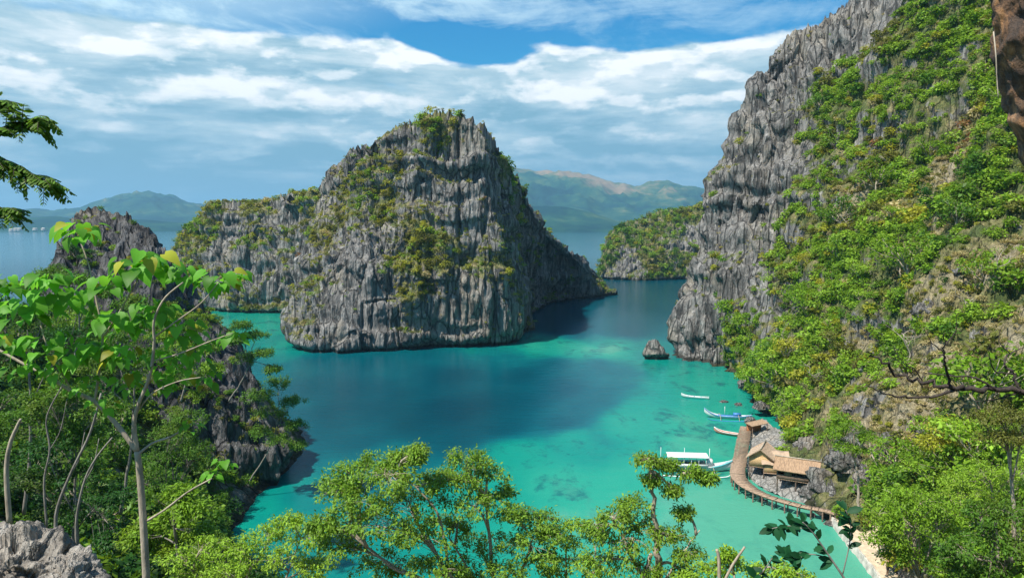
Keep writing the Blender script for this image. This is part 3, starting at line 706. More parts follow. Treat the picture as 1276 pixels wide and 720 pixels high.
# prototypes for bushes that stand as single things
PROTO = {}
ADJ = {'bright': 'bright green', 'fresh': 'fresh light green', 'yellow': 'yellow-green', 'mid': 'mid green', 'deep': 'dark green', 'olive': 'olive green', 'straw': 'dry straw-coloured', 'rust': 'rusty brown'}
def shrub_proto(cname, variant, n=520):
    V, Q = clump_arrays(900 + variant * 13 + BUSH[cname], n, .17, lobes=9 + variant, lobe_r=.36, spread=.72)
    t = empty('shrub', (0, 0, 0))
    mesh_obj('foliage', V, Q, ['leaf_' + cname], t)
    mb = MB(); rs = np.random.RandomState(variant)
    for i in range(5):
        a = rs.uniform(0, 6.28); e = np.array([math.cos(a) * .55, math.sin(a) * .55, rs.uniform(.4, .75)])
        mb.tube([[0, 0, -.25], e * np.array([.35, .35, .5]), e], [.035, .025, .01], 5)
    mb.build('stem', 'bark_pale', t)
    return t
def tree_proto(cname, variant, n=800, nm='tree', bark='bark_pale'):
    rs = np.random.RandomState(300 + variant * 7 + BUSH[cname]); t = empty(nm, (0, 0, 0)); tr = MB(); cr = MB()
    top = []
    tr.tube([[0, 0, -.3], [rs.normal() * .05, rs.normal() * .05, .35], [rs.normal() * .12, rs.normal() * .12, .75]], [.055, .045, .03], 6)
    for i in range(7):
        a = i * .9 + rs.uniform(-.3, .3); h = rs.uniform(.95, 1.6); r = rs.uniform(.3, .85)
        e = np.array([math.cos(a) * r, math.sin(a) * r, h]); m_ = e * np.array([.4, .4, .62])
        tr.tube([[0, 0, .3 + .05 * i], m_, e], [.032, .022, .009], 5); top.append(e)
        for b in range(2):
            e2 = e + rs.normal(size=3) * np.array([.28, .28, .15]); tr.tube([m_, (m_ + e2) / 2 + rs.normal(size=3) * .04, e2], [.014, .01, .004], 4); top.append(e2)
    top = np.array(top); nt = len(top); k_ = rs.randint(nt, size=n)
    dr = rnd_dirs(rs, n); P = top[k_] + dr * (rs.uniform(.3, 1, n) ** .5 * rs.uniform(.2, .34, n))[:, None] * np.array([1.15, 1.15, .5])
    nr = rnd_dirs(rs, n) * .6 + np.array([0, 0, .8]) + dr * .4
    d = np.cross(nr, rnd_dirs(rs, n)) + dr * .6 - np.array([0, 0, .25])
    put_leaves(cr, DIAMOND, P, d, nr, .15 * rs.uniform(.6, 1.35, n))
    tr.build('trunk', bark, t); cr.build('crown', 'leaf_' + cname, t); return t
def get_proto(kind, cname, v):
    key = (kind, cname, v)
    if key not in PROTO:
        o = (shrub_proto if kind == 'shrub' else tree_proto)(cname, v); PROTO[key] = o; return o
    return copy_tree(PROTO[key])
SEEN_LABEL = {}
def where(P, px, py, key):
    """words for the place a plant stands on, by landmarks one can find in the picture"""
    if key == 'slope':
        if px < 925: r = 'at the cliff foot beside the rock islet' if py > 380 else 'on the grey cliff edge'
        elif px < 1000: r = 'low above the boats' if py > 440 else ('halfway up beside the grey cliff' if py > 230 else 'high on the grey cliff')
        elif px < 1090: r = 'among the boulders behind the huts' if py > 500 else ('on the lower slope above the huts' if py > 380 else ('on the middle slope' if py > 210 else 'near the cliff crest'))
        elif px < 1180: r = 'beside the shore path' if py > 620 else ('on the slope below the bare branch' if py > 490 else ('on the slope above the bare branch' if py > 330 else ('on the middle upper slope' if py > 140 else 'just under the ridge')))
        else: r = 'beyond the shore path' if py > 600 else ('under the bare dark branch' if py > 490 else ('on the sunny grassy slope' if py > 300 else ('below the brown overhanging rock' if py > 150 else 'close to the brown overhanging rock')))
    elif key == 'near':
        r = 'on the near left bank' if px < 120 else ('behind the slender sapling' if px < 240 else ('beside the dark outcrop' if px < 380 else 'below the viewpoint'))
    elif key == 'left': r = 'on the dark left outcrop' + (' near its spiky top' if py < 360 else ' above the water')
    elif key == 'shoulder': r = 'on the low western shoulder of the island'
    elif key == 'tail': r = 'on the shaded side of the island'
    elif key == 'cape': r = 'on the headland across the channel'
    else: r = 'on the island peak ' + ('close to its summit' if py < 200 else ('in the green gully' if 440 < px < 530 and py < 330 else ('near the water' if py > 370 else 'on the grey face')))
    return r
def name_plants(L):
    """L: list of (object, kindword, adjective, size word, place, px, py). Gives each plant a label of its own when words allow, else a shared one with a group."""
    by = {}
    for it in L: by.setdefault((it[1], it[2], it[3], it[4]), []).append(it)
    for key, its in by.items():
        kw, adj, szw, pl = key
        if len(its) == 1: names = [f'{szw} {adj} {kw} {pl}']
        elif len(its) == 2:
            its.sort(key=lambda i: i[6]); names = [f'{szw} {adj} {kw} {pl}, the higher of two', f'{szw} {adj} {kw} {pl}, the lower of two']
        elif len(its) <= 4:
            its.sort(key=lambda i: i[6]); names = [f'{adj} {kw} {pl}, {w}' for w in (['top of three', 'middle of three', 'lowest of three'] if len(its) == 3 else ['top of four', 'second of four', 'third of four', 'lowest of four'])]
        else:
            its.sort(key=lambda i: (i[6])); names = [f'{szw} {adj} {kw} {pl}'] * len(its); names[0] += ', the highest'; names[-1] += ', the lowest'
        for it, nm in zip(its, names):
            tag(it[0], nm, 'tree' if kw == 'tree' else 'bush', f'{kw}s {pl}')
            if len(nm.split()) > 16: it[0]['label'] = nm.replace(szw + ' ', '', 1).replace(' beyond the path', '')
def scatter_things(specs):
    """specs: (surface, n shrubs, n trees, size range, colour odds, seat options)"""
    L = []
    for key, ns, nt, size, probs, opt, seed in specs:
        P, NN, sz, rs = seats(key, ns + nt, seed, size, **opt); ci = colours(rs, P, probs); names = list(BUSH)
        px, py, d = to_px(P)
        for j in range(ns + nt):
            kind = 'tree' if j >= ns else 'shrub'; cn = names[ci[j]]
            if kind == 'tree' and cn in ('straw', 'rust'): cn = 'olive'
            o = get_proto(kind, cn, j % 3)
            s = sz[j] * (.95 if kind == 'tree' else 1.0)
            o.location = P[j] - np.array([0, 0, .15 * s]) + NN[j] * s * .1; o.rotation_euler = (rs.uniform(-.15, .15), rs.uniform(-.15, .15), rs.uniform(0, 6.28)); o.scale = (s, s, s * rs.uniform(.8, 1.1))
            szr = (sz[j] - size[0]) / (size[1] - size[0]); szw = 'small' if szr < .33 else ('middling' if szr < .75 else 'large')
            L.append((o, kind if kind == 'tree' else 'bush', ADJ[cn], szw, where(P[j], px[j], py[j], key), px[j], py[j]))
    name_plants(L)
hutzone = lambda P, px, py: 1.0 - ((px > 975) & (px < 1092) & (py > 552) & (py < 640) & (P[:, 1] < 110))
tree_zone = lambda P, px, py: (1 - .93 * clearing(P)) * hutzone(P, px, py) * np.where((px > 900) & (py > 230) & (py < 560), 1.0, .35) * np.where((px > 1110) & (py < 420), .35, 1)
scatter_things([
    ('slope', 120, 130, (1.5, 3.9), P_SLOPE, dict(dens=lambda P, px, py: tree_zone(P, px, py), vmin=.2), 11),
    ('slope', 60, 60, (1.5, 2.8), [.3, .2, .07, .25, .12, .04, .02, 0], dict(dens=lambda P, px, py: ((px > 1020) & (py > 555)) * hutzone(P, px, py) * (1 - .9 * clearing(P)), vmin=-.2, zmin=1.9, pyr=(-90, 760)), 12),
    ('near', 40, 60, (1.6, 2.8), [.16, .06, .02, .30, .38, .08, .0, .0], dict(dens=lambda P, px, py: (P[:, 1] > 26) * (px < 400) * (P[:, 2] < 30.0) * 1.0, vmin=-.5, zmin=1.5), 13),
    ('left', 16, 22, (1.0, 2.2), [.1, .05, .05, .3, .35, .15, 0, 0], dict(vmin=.05), 14),
])
def stuffit(name, label, parts, nleaf, seed, leaf=.26):
    items = []
    for key, n, size, probs, opt, sd in parts:
        P, NN, sz, rs = seats(key, n, sd, size, **opt); items.append((P, NN, sz, colours(rs, P, probs)))
    return merged(name, label, items, nleaf, seed, leaf)
grassy = lambda P, px, py: np.where((px > 1120) & (py > 200), 1.0, .12)
stuffit('undergrowth', 'dense mixed scrub covering the steep right-hand slope', [
    ('slope', 9500, (.8, 2.0), P_SLOPE, dict(vmin=.12, hard=.4, dens=lambda P, px, py: (1 - .93 * clearing(P)) * hutzone(P, px, py) * np.clip(.6 + 1.4 * fbm(P * .09, 3), .25, 1)), 21),
    ('slope', 700, (.5, 1.1), [.1, .06, .12, .06, .02, .28, .34, .06], dict(vmin=-.15, hard=.3, dens=hutzone), 22),
    ('slope', 420, (.4, 1.1), P_ISLE, dict(vmin=-1.2, hard=2.0, dens=lambda P, px, py: (px < 1060) * (py < 470) * np.clip(fbm(P * .15, 3) + .1, 0, 1)), 35), ('slope', 1800, (.35, .8), [.10, .08, .12, .14, .05, .28, .21, .02], dict(vmin=.0, dens=lambda P, px, py: (py < 330) * 1.0), 36),
    ('slope', 1100, (.35, .9), [.03, .08, .12, .0, 0, .22, .5, .05], dict(vmin=-.5, dens=lambda P, px, py: clearing(P) + .01), 23)], 150, 31)
stuffit('undergrowth', 'dry and green scrub clinging to the island rock', [
    ('peak', 1500, (.6, 1.6), P_ISLE, dict(vmin=.14, hard=.4), 24), ('peak', 1800, (.35, .8), P_ISLE, dict(vmin=-.25, hard=.6), 25),
    ('tail', 800, (.8, 1.9), [.1, .04, .08, .25, .25, .25, .03, 0], dict(vmin=.1), 26), ('shoulder', 2600, (.9, 2.1), [.15, .08, .2, .1, .05, .27, .12, .05], dict(vmin=.14), 27)], 90, 32, .3)
stuffit('undergrowth', 'scrub covering the headland across the channel', [('cape', 1400, (1.6, 3.4), [.18, .05, .06, .25, .18, .22, .04, 0], dict(vmin=.1), 28)], 80, 33, .3)
stuffit('undergrowth', 'dark green scrub on the near left bank', [
    ('near', 2200, (.7, 1.9), [.18, .05, .03, .3, .34, .1, 0, 0], dict(vmin=-.5, dens=lambda P, px, py: (P[:, 1] > 14) * 1.0), 29),
    ('left', 900, (.4, 1.2), [.1, .05, .1, .25, .25, .25, 0, 0], dict(vmin=-.25), 30)], 190, 34, .22)
scatter_things([
    ('peak', 70, 0, (1.3, 2.3), P_ISLE, dict(vmin=.3), 15), ('shoulder', 20, 0, (1.8, 2.8), P_ISLE, dict(vmin=.35), 16), ('cape', 14, 0, (3, 4.2), [.2, .1, .05, .3, .2, .15, 0, 0], dict(vmin=.35), 17)])
# ================================================================== trees of the foreground, each grown on its own frame of limbs
def bez(a, b, c, n=7):
    a, b, c = map(np.asarray, (a, b, c)); t = np.linspace(0, 1, n)[:, None]
    return a * (1 - t) ** 2 + 2 * b * t * (1 - t) + c * t ** 2
def lobed_tree(name, label, cat, limbs, lobes, seed, leaf=(.10, 'leaf_canopy'), bark='bark_pale', tips=22, per=16, tpl=None, dense=2.15, base_r=.1, flat=.6, droop=.35, group=None, twigs=True):
    """limbs: list of (polyline in world points, radius at start, radius at end); lobes: (centre, radius, index of limb, place along the limb)"""
    per = int(per * dense); tips = int(tips * 1.45)
    rs = np.random.RandomState(seed); root = empty(name, limbs[0][0][0]); o0 = np.array(limbs[0][0][0])
    tr = MB(); cr = MB(); tpl = tpl or leaf_tpl(OVAL, .2, .2)
    paths = []
    for P, r0, r1 in limbs:
        P = catmull(np.array(P) - o0, max(8, len(P) * 5)); P[1:-1] += rs.normal(size=P[1:-1].shape) * r0 * .25
        paths.append(P); tr.tube(P, np.linspace(r0, r1, len(P)), 8)
    LP = []; LD = []; LN = []
    for c, r, li, tt in lobes:
        c = np.array(c) - o0; P = paths[li]; s = P[min(len(P) - 1, int(tt * (len(P) - 1)))]
        mid = (s + c) / 2 + np.array([0, 0, r * .3]) + rs.normal(size=3) * r * .3
        br = bez(s, mid, c); tr.tube(br, np.linspace(base_r * .45, base_r * .2, 7), 6)
        for q in range(tips):
            dr = rnd_dirs(rs, 1)[0]; dr[2] = abs(dr[2]) * .9 - .15; e = c + dr * r * rs.uniform(.45, 1.05) * np.array([1, 1, flat])
            s2 = br[rs.randint(2, 7)]; tw = bez(s2, (s2 + e) / 2 + np.array([0, 0, r * .12]), e, 5)
            if twigs: tr.tube(tw, np.linspace(base_r * .08, base_r * .03, 5), 4, cap=False)
            u = rs.uniform(0, 1, per) ** .7; pp = tw[3] * (1 - u[:, None]) + e * u[:, None]
            ax = (e - tw[3]); ax /= np.linalg.norm(ax) + 1e-9
            d = rnd_dirs(rs, per) * .9 + ax * .7 - np.array([0, 0, droop]); pp = pp + rnd_dirs(rs, per) * leaf[0] * rs.uniform(.3, 2.2, per)[:, None]
            LP.append(pp); LD.append(d); LN.append(rnd_dirs(rs, per) * .5 + np.array([0, 0, 1.0]) + dr * .35)
    LP, LD, LN = map(np.concatenate, (LP, LD, LN)); put_leaves(cr, tpl, LP, LD, LN, leaf[0] * rs.uniform(.65, 1.35, len(LP)))
    tr.build('trunk', bark, root, smooth=True); cr.build('crown', leaf[1], root, smooth=False)
    tag(root, label, cat, group); return root
def A(px, py, Y): return np.array(at(px, py, Y))
def lob(px, py, Y, rpx, li, tt, dy=0.0):
    return (A(px, py, Y + dy), rpx * 1.18 * Y / F_PX, li, tt)

# ---- broad crown in the middle of the lower edge: two trees growing together
Y = 24
lobed_tree('tree', 'spreading light green tree whose wide crown fills the lower middle, left of its neighbour', 'tree',
    [([A(640, 900, Y), A(610, 790, Y), A(560, 715, Y), A(520, 650, Y)], .13, .04), ([A(610, 790, Y), A(560, 740, Y), A(480, 700, Y), A(430, 650, Y)], .09, .03), ([A(560, 715, Y), A(545, 640, Y), A(500, 590, Y)], .06, .02)],
    [lob(422, 608, Y, 30, 1, .9), lob(455, 585, Y, 36, 1, .95, .6), lob(500, 572, Y, 20, 2, 1, .3), lob(520, 566, Y, 16, 2, 1, -.3), lob(485, 600, Y, 40, 2, .9, -.8), lob(450, 625, Y, 38, 1, .8, -.5), lob(510, 625, Y, 42, 0, .9, .8),
     lob(470, 655, Y, 42, 0, .8, -1), lob(425, 680, Y, 36, 1, .6, .4), lob(520, 668, Y, 40, 0, .7, -.9), lob(548, 602, Y, 26, 2, .8, .5), lob(400, 655, Y, 26, 1, .8), lob(480, 705, Y, 40, 1, .4, .8), lob(540, 712, Y, 36, 0, .5, -1.0)],
    41, (.125, 'leaf_canopy'), tips=24, per=17, base_r=.13, group='trees along the lower edge')
Y = 25.5
lobed_tree('tree', 'light green tree with pale twigs showing, right half of the wide lower crown', 'tree',
    [([A(600, 900, Y), A(618, 780, Y), A(612, 690, Y), A(605, 620, Y)], .12, .04), ([A(618, 780, Y), A(590, 720, Y), A(560, 670, Y)], .07, .03), ([A(618, 770, Y), A(650, 710, Y), A(668, 660, Y)], .06, .02)],
    [lob(580, 572, Y, 26, 0, 1), lob(605, 590, Y, 32, 0, 1, .5), lob(560, 600, Y, 34, 0, .9, -.6), lob(590, 630, Y, 38, 0, .8, -.9), lob(622, 618, Y, 26, 0, .9, .6), lob(640, 640, Y, 26, 2, .9), lob(672, 648, Y, 24, 2, 1, .4), lob(688, 668, Y, 20, 2, 1),
     lob(655, 680, Y, 34, 2, .7, -.5), lob(600, 680, Y, 38, 0, .6, .7), lob(560, 660, Y, 34, 1, .9, .2), lob(680, 700, Y, 28, 2, .5), lob(630, 712, Y, 34, 0, .4, -.8), lob(575, 715, Y, 30, 1, .5)],
    42, (.12, 'leaf_canopy'), tips=22, per=16, base_r=.12, group='trees along the lower edge')
Y = 27
lobed_tree('tree', 'leafy bright green treetop at the lower edge just right of the slender sapling', 'tree',
    [([A(300, 900, Y), A(300, 790, Y), A(310, 710, Y)], .10, .04), ([A(300, 800, Y), A(260, 740, Y), A(235, 705, Y)], .06, .02), ([A(300, 790, Y), A(350, 730, Y), A(375, 670, Y)], .06, .02)],
    [lob(225, 700, Y, 28, 1, 1), lob(262, 682, Y, 26, 1, .9, .6), lob(300, 690, Y, 32, 0, .9), lob(335, 668, Y, 26, 0, 1, .7), lob(362, 650, Y, 22, 2, 1), lob(385, 672, Y, 24, 2, 1, -.4), lob(345, 700, Y, 34, 2, .7, -.6), lob(285, 715, Y, 34, 0, .7, -.8), lob(390, 708, Y, 26, 2, .6), lob(240, 725, Y, 30, 1, .7)],
    43, (.12, 'leaf_fresh'), tips=20, per=16, base_r=.1, group='trees along the lower edge')
Y = 21
lobed_tree('tree', 'pale trunked tree with loose hanging sprays of leaves in front of the white boat', 'tree',
    [([A(826, 900, Y), A(824, 760, Y), A(820, 700, Y), A(816, 660, Y), A(812, 600, Y), A(812, 578, Y)], .17, .02), ([A(824, 750, Y), A(790, 700, Y), A(770, 655, Y)], .07, .02), ([A(822, 730, Y), A(850, 690, Y), A(872, 660, Y)], .04, .015), ([A(812, 600, Y), A(840, 590, Y), A(878, 592, Y)], .02, .008), ([A(796, 900, Y), A(800, 740, Y), A(812, 690, Y)], .10, .06)],
    [lob(805, 575, Y, 17, 0, 1), lob(832, 580, Y, 14, 0, 1, .2), lob(862, 590, Y, 15, 3, .7, .1), lob(882, 597, Y, 10, 3, 1), lob(812, 598, Y, 12, 0, .95, .1), lob(840, 612, Y, 10, 0, .9), lob(852, 638, Y, 11, 2, .9, .2),
     lob(790, 628, Y, 20, 1, .95, .3), lob(765, 645, Y, 26, 1, 1, -.2), lob(800, 655, Y, 28, 1, .8, .4), lob(740, 660, Y, 22, 1, 1), lob(775, 685, Y, 34, 1, .7, -.5), lob(835, 668, Y, 24, 0, .6, .2), lob(858, 692, Y, 22, 2, .6), lob(745, 700, Y, 30, 1, .5, .3), lob(800, 712, Y, 30, 0, .4, -.4), lob(850, 718, Y, 22, 0, .4)],
    44, (.105, 'leaf_canopy'), tips=17, per=15, base_r=.12, flat=.55, group='trees along the lower edge')
Y = 26
lobed_tree('tree', 'thin see-through treetop between the wide crown and the pale trunked tree', 'tree',
    [([A(720, 900, Y), A(712, 780, Y), A(705, 700, Y), A(712, 660, Y)], .06, .02), ([A(712, 780, Y), A(735, 720, Y), A(742, 690, Y)], .04, .015)],
    [lob(715, 655, Y, 16, 0, 1), lob(700, 680, Y, 22, 0, .9), lob(735, 672, Y, 18, 1, 1, .3), lob(722, 705, Y, 26, 0, .7, -.4), lob(745, 712, Y, 20, 1, .6), lob(695, 715, Y, 20, 0, .6)],
    45, (.11, 'leaf_fresh'), tips=14, per=13, base_r=.08, group='trees along the lower edge')
Y = 19
lobed_tree('shrub', 'low leafy bush with yellow-green leaves beside a broken pale snag at the lower edge', 'bush',
    [([A(930, 880, Y), A(925, 770, Y), A(915, 715, Y)], .07, .03), ([A(925, 770, Y), A(960, 730, Y), A(985, 712, Y)], .04, .015)],
    [lob(885, 712, Y, 20, 0, 1), lob(915, 702, Y, 16, 0, 1, .3), lob(945, 715, Y, 20, 1, .8), lob(975, 710, Y, 18, 1, 1), lob(905, 692, Y, 9, 0, 1), lob(1000, 722, Y, 18, 1, 1), lob(860, 722, Y, 18, 0, .8)],
    46, (.10, 'leaf_fresh'), tips=15, per=13, base_r=.07, group='trees along the lower edge')
# pale broken snag
t = empty('snag', A(905, 900, 18.5)); mb = MB(); o0 = np.array(t.location)
mb.tube(catmull(np.array([A(905, 900, 18.5), A(897, 760, 18.5), A(896, 700, 18.5), A(893, 684, 18.5)]) - o0, 14), np.linspace(.07, .035, 14), 8)
mb.build('trunk', 'bark_pale', t); mb = MB(); mb.tube(catmull(np.array([A(900, 730, 18.5), A(912, 705, 18.5), A(928, 681, 18.4)]) - o0, 10), np.linspace(.045, .03, 10), 8); mb.build('limb', 'bark_pale', t)
tag(t, 'broken bare pale snag sticking up out of the low bush', 'dead tree')

# right-hand lower trees, nearer than the scrub of the slope
specs = [
    (34, 'broad bright green tree at the right lower edge beyond the shore path', 'leaf_bright', [(1095, 640, 26), (1120, 620, 28), (1150, 625, 30), (1135, 655, 34), (1100, 670, 26), (1165, 660, 30), (1150, 690, 32), (1180, 640, 26), (1120, 690, 24)], (1150, 850)),
    (30, 'dense green tree filling the lower right corner', 'leaf_mid', [(1200, 690, 32), (1235, 670, 34), (1270, 690, 34), (1225, 640, 28), (1262, 640, 32), (1190, 715, 28), (1235, 715, 30), (1290, 650, 30)], (1240, 880)),
    (44, 'fresh green tree with layered leaves above the lower right corner', 'leaf_fresh', [(1195, 600, 24), (1225, 590, 26), (1255, 600, 26), (1240, 620, 26), (1280, 585, 28), (1210, 620, 22)], (1240, 760)),
    (40, 'grey-green feathery tree just below the dark bare branch', 'leaf_olive', [(1225, 520, 22), (1250, 515, 24), (1275, 525, 26), (1262, 545, 26), (1238, 545, 20)], (1262, 700)),
    (58, 'tall shrubby tree whose layered green crown leans over the boulders behind the huts', 'leaf_bright', [(1040, 540, 14), (1060, 532, 14), (1078, 545, 14), (1050, 556, 14), (1068, 560, 12)], (1068, 640))]
for i, (Y, lb, mt, lbs, b0) in enumerate(specs):
    cx = np.mean([q[0] for q in lbs]); cy = np.mean([q[1] for q in lbs])
    rs_ = np.random.RandomState(60 + i)
    lobed_tree('tree', lb, 'tree', [([A(b0[0], b0[1], Y), A((b0[0] + cx) / 2 + 6, (b0[1] + cy) / 2, Y), A(cx, cy, Y)], .14, .04)],
        [lob(a, b, Y, r, 0, .55 + .45 * rs_.rand(), rs_.uniform(-1, 1)) for a, b, r in lbs], 60 + i, (.16 if Y > 50 else .15, mt), tips=20, per=16, base_r=.13)

# ---- left bank: darker trees, one leaning out from the outcrop over the water
specs = [
    (92, 'light feathery tree leaning from the dark outcrop out over the water', 'leaf_mid', [(345, 478, 18), (365, 500, 16), (335, 515, 20), (370, 530, 14), (350, 550, 18), (318, 495, 18), (325, 540, 16), (372, 556, 10)], (310, 600)),
    (88, 'green tree on the upper edge of the dark outcrop, leaves hanging past the rock', 'leaf_mid', [(300, 405, 12), (318, 418, 14), (290, 425, 14), (330, 440, 12), (305, 448, 16), (340, 462, 12)], (285, 500)),
    (40, 'dark green tree at the left edge behind the pale cut trunk', 'leaf_deep', [(20, 400, 34), (60, 385, 30), (-15, 380, 36), (45, 430, 36), (90, 420, 30), (5, 450, 34)], (30, 640)),
    (46, 'dense mid green tree in the shade behind the sapling fork', 'leaf_mid', [(140, 425, 34), (180, 405, 28), (200, 445, 32), (150, 465, 34), (110, 460, 30), (225, 470, 26)], (150, 640)),
    (52, 'shaded green tree hugging the foot of the dark outcrop', 'leaf_mid', [(215, 540, 26), (235, 520, 24), (200, 575, 28), (245, 560, 22), (215, 610, 26), (180, 600, 26)], (205, 700)),
    (34, 'very dark leafy tree low on the left bank above the grey rocks', 'leaf_deep', [(60, 560, 34), (100, 590, 34), (30, 600, 34), (140, 620, 32), (80, 640, 32), (150, 670, 30)], (90, 780)),
    (36, 'bushy fresh green tree directly left of the sapling stem', 'leaf_mid', [(60, 500, 30), (95, 490, 28), (30, 520, 30), (130, 510, 28), (75, 535, 30), (115, 545, 28)], (90, 700)),
    (30, 'rounded green tree between the sapling stem and the water', 'leaf_bright', [(215, 650, 24), (240, 635, 20), (200, 680, 26), (175, 665, 24), (250, 665, 18), (225, 615, 18)], (215, 800)),
    (70, 'sunlit green tree behind the middle of the sapling crown', 'leaf_bright', [(215, 395, 18), (240, 410, 18), (255, 435, 16), (225, 430, 18), (200, 420, 18), (265, 460, 14)], (225, 500)),
    (62, 'airy green tree rising in front of the spiky dark summit', 'leaf_mid', [(60, 345, 22), (95, 350, 20), (30, 360, 24), (130, 365, 22), (165, 378, 20)], (90, 460))]
for i, (Y, lb, mt, lbs, b0) in enumerate(specs):
    cx = np.mean([q[0] for q in lbs]); cy = np.mean([q[1] for q in lbs]); rs_ = np.random.RandomState(80 + i)
    lobed_tree('tree', lb, 'tree', [([A(b0[0], b0[1], Y), A((b0[0] + cx) / 2 + 6, (b0[1] + cy) / 2, Y), A(cx, cy, Y)], .11, .035)],
        [lob(a, b, Y, r, 0, .55 + .45 * rs_.rand(), rs_.uniform(-1, 1)) for a, b, r in lbs], 80 + i, (.22 if Y > 60 else .16, mt), bark='bark_grey', tips=26, per=20, base_r=.09)
# grey bare stems standing among them
for i, (lb, Y, pts, r) in enumerate([
    ('leaning grey bare stem left of the sapling trunk, highest of the bare stems', 22, [(70, 640), (88, 590), (112, 540), (126, 490)], .06),
    ('forked grey stem close to the left of the sapling trunk', 21, [(95, 650), (105, 600), (120, 570), (140, 545)], .045),
    ('short thick pale cut trunk at the left edge', 16, [(8, 590), (12, 555), (22, 530), (26, 522)], .06),
    ('thin dark stem rising beside the pale cut trunk', 18, [(55, 600), (62, 560), (58, 520), (78, 480)], .03)]):
    t = empty('bare_trunk_tree', A(*pts[0], Y) - np.array([0, 0, 1.2])); o0 = np.array(t.location); mb = MB()
    P = np.array([o0] + [A(a, b, Y) for a, b in pts]) - o0; mb.tube(catmull(P, 18), np.linspace(r, r * .5, 18), 8); mb.build('trunk', 'bark_pale' if i == 2 else 'bark_grey', t, smooth=True)
    if i != 2:
        mb = MB(); mb.tube(catmull(np.array([P[2], P[2] + [.3, 0, .5], P[2] + [.45, .1, 1.3]]), 8), np.linspace(r * .5, r * .2, 8), 6); mb.build('limb', 'bark_grey', t, smooth=True)
    tag(t, lb, 'dead tree')

leaf_material('leaf_sapling', (.14, .40, .035), .5, .5, .3, (.22, .42, .04))
# ---- the slender sapling with big heart-shaped leaves
Y = 9.0
root = empty('sapling', A(184, 840, Y)); o0 = np.array(root.location)
limbs = [([(184, 840), (183, 740), (179, 660), (175, 600), (171, 562)], .052, .038), ([(171, 562), (145, 528), (118, 500), (88, 486), (58, 468), (20, 448), (-20, 425)], .034, .014),
         ([(171, 562), (167, 530), (172, 505), (186, 470), (192, 430), (192, 400), (205, 372), (228, 352)], .03, .009), ([(172, 566), (190, 552), (215, 543), (238, 528)], .018, .009), ([(184, 648), (205, 635), (235, 612), (264, 596)], .016, .008),
         ([(118, 500), (124, 460), (128, 415), (120, 375), (112, 335), (100, 300)], .018, .007), ([(128, 420), (145, 395), (165, 360), (178, 335)], .012, .006), ([(192, 420), (220, 400), (250, 378), (272, 352)], .012, .006), ([(58, 468), (60, 440), (50, 400), (55, 372)], .012, .006),
         ([(190, 450), (225, 440), (262, 425), (290, 415)], .011, .005), ([(88, 486), (75, 450), (90, 415), (95, 395)], .011, .005), ([(170, 515), (190, 490), (222, 475), (250, 470)], .010, .005)]
tr = MB(); rs_ = np.random.RandomState(5); LP = []; LD = []; LN = []; LS = []
for pts, r0, r1 in limbs:
    dz = 0 if r0 > .03 else rs_.uniform(-.5, .5)
    P = np.array([A(a, b, Y + (0 if i == 0 else dz * i / len(pts))) for i, (a, b) in enumerate(pts)]) - o0
    P = catmull(P, len(pts) * 4); tr.tube(P, np.linspace(r0, r1, len(P)), 9)
tr.build('trunk', 'bark_pale', root, smooth=True)
# clusters of leaves: (px, py, depth, spread in px, how many, leaf size in px)
cl = [(100, 285, 9, 20, 9, 27), (180, 322, 9.1, 30, 15, 30), (232, 338, 9.3, 20, 9, 24), (274, 344, 9.3, 22, 11, 27), (135, 345, 8.8, 26, 9, 26), (60, 345, 8.7, 30, 10, 28), (30, 380, 8.8, 30, 12, 28), (88, 372, 9, 28, 10, 27), (140, 395, 9, 30, 14, 27),
      (190, 385, 9.2, 28, 12, 24), (225, 405, 9.3, 26, 11, 22), (110, 430, 9, 30, 14, 27), (150, 440, 8.9, 26, 10, 25), (55, 425, 8.6, 28, 12, 25), (10, 425, 8.5, 26, 10, 25), (200, 440, 9.2, 26, 10, 20), (240, 445, 9.4, 24, 9, 18), (290, 415, 9.4, 16, 6, 20),
      (265, 590, 9.2, 9, 4, 20), (165, 470, 9.1, 26, 8, 20), (255, 470, 9.4, 18, 7, 17), (235, 528, 9.3, 14, 5, 15), (105, 475, 9, 20, 8, 16), (5, 350, 8.4, 24, 8, 26), (210, 480, 9.3, 18, 6, 16), (130, 500, 9, 20, 6, 16), (70, 450, 8.8, 26, 9, 22), (165, 405, 9.4, 24, 8, 20), (300, 340, 9.5, 10, 5, 20), (250, 430, 9.5, 18, 7, 18), (280, 575, 9.2, 10, 4, 18), (215, 460, 9.4, 22, 8, 17), (30, 460, 8.7, 20, 7, 20)]
lv = MB(); lv2 = MB(); tplH = leaf_tpl(HEART, .22, .45)
for cx, cy, yy, sp, nn, sz in cl:
    c = A(cx, cy, yy) - o0
    for q in range(int(nn * 2.1)):
        a = q * 2.4 + rs_.uniform(-.4, .4); rr = sp * 1.15 * yy / F_PX * rs_.uniform(.1, 1)
        out = np.array([math.cos(a), math.sin(a), 0]); P0 = c + out * rr * np.array([1, 1, 1]) + np.array([0, 0, rs_.uniform(-.6, .35) * sp * yy / F_PX])
        d = out * .8 + np.array([0, 0, -rs_.uniform(-.05, .85)]); nrm = out * .55 + np.array([rs_.normal() * .2, rs_.normal() * .2 - .25, .8])
        put_leaves(lv2 if rs_.rand() < .05 else lv, tplH, P0[None], d[None], nrm[None], sz * .74 * yy / F_PX * rs_.uniform(.55, 1.15))
        root_ = c - np.array([0, 0, .02]); 
lv.build('foliage', 'leaf_sapling', root, smooth=True); lv2.build('young_foliage', 'leaf_yellow', root, smooth=True)
tag(root, 'slender sapling with a thin pale forked stem and large heart-shaped leaves', 'tree')

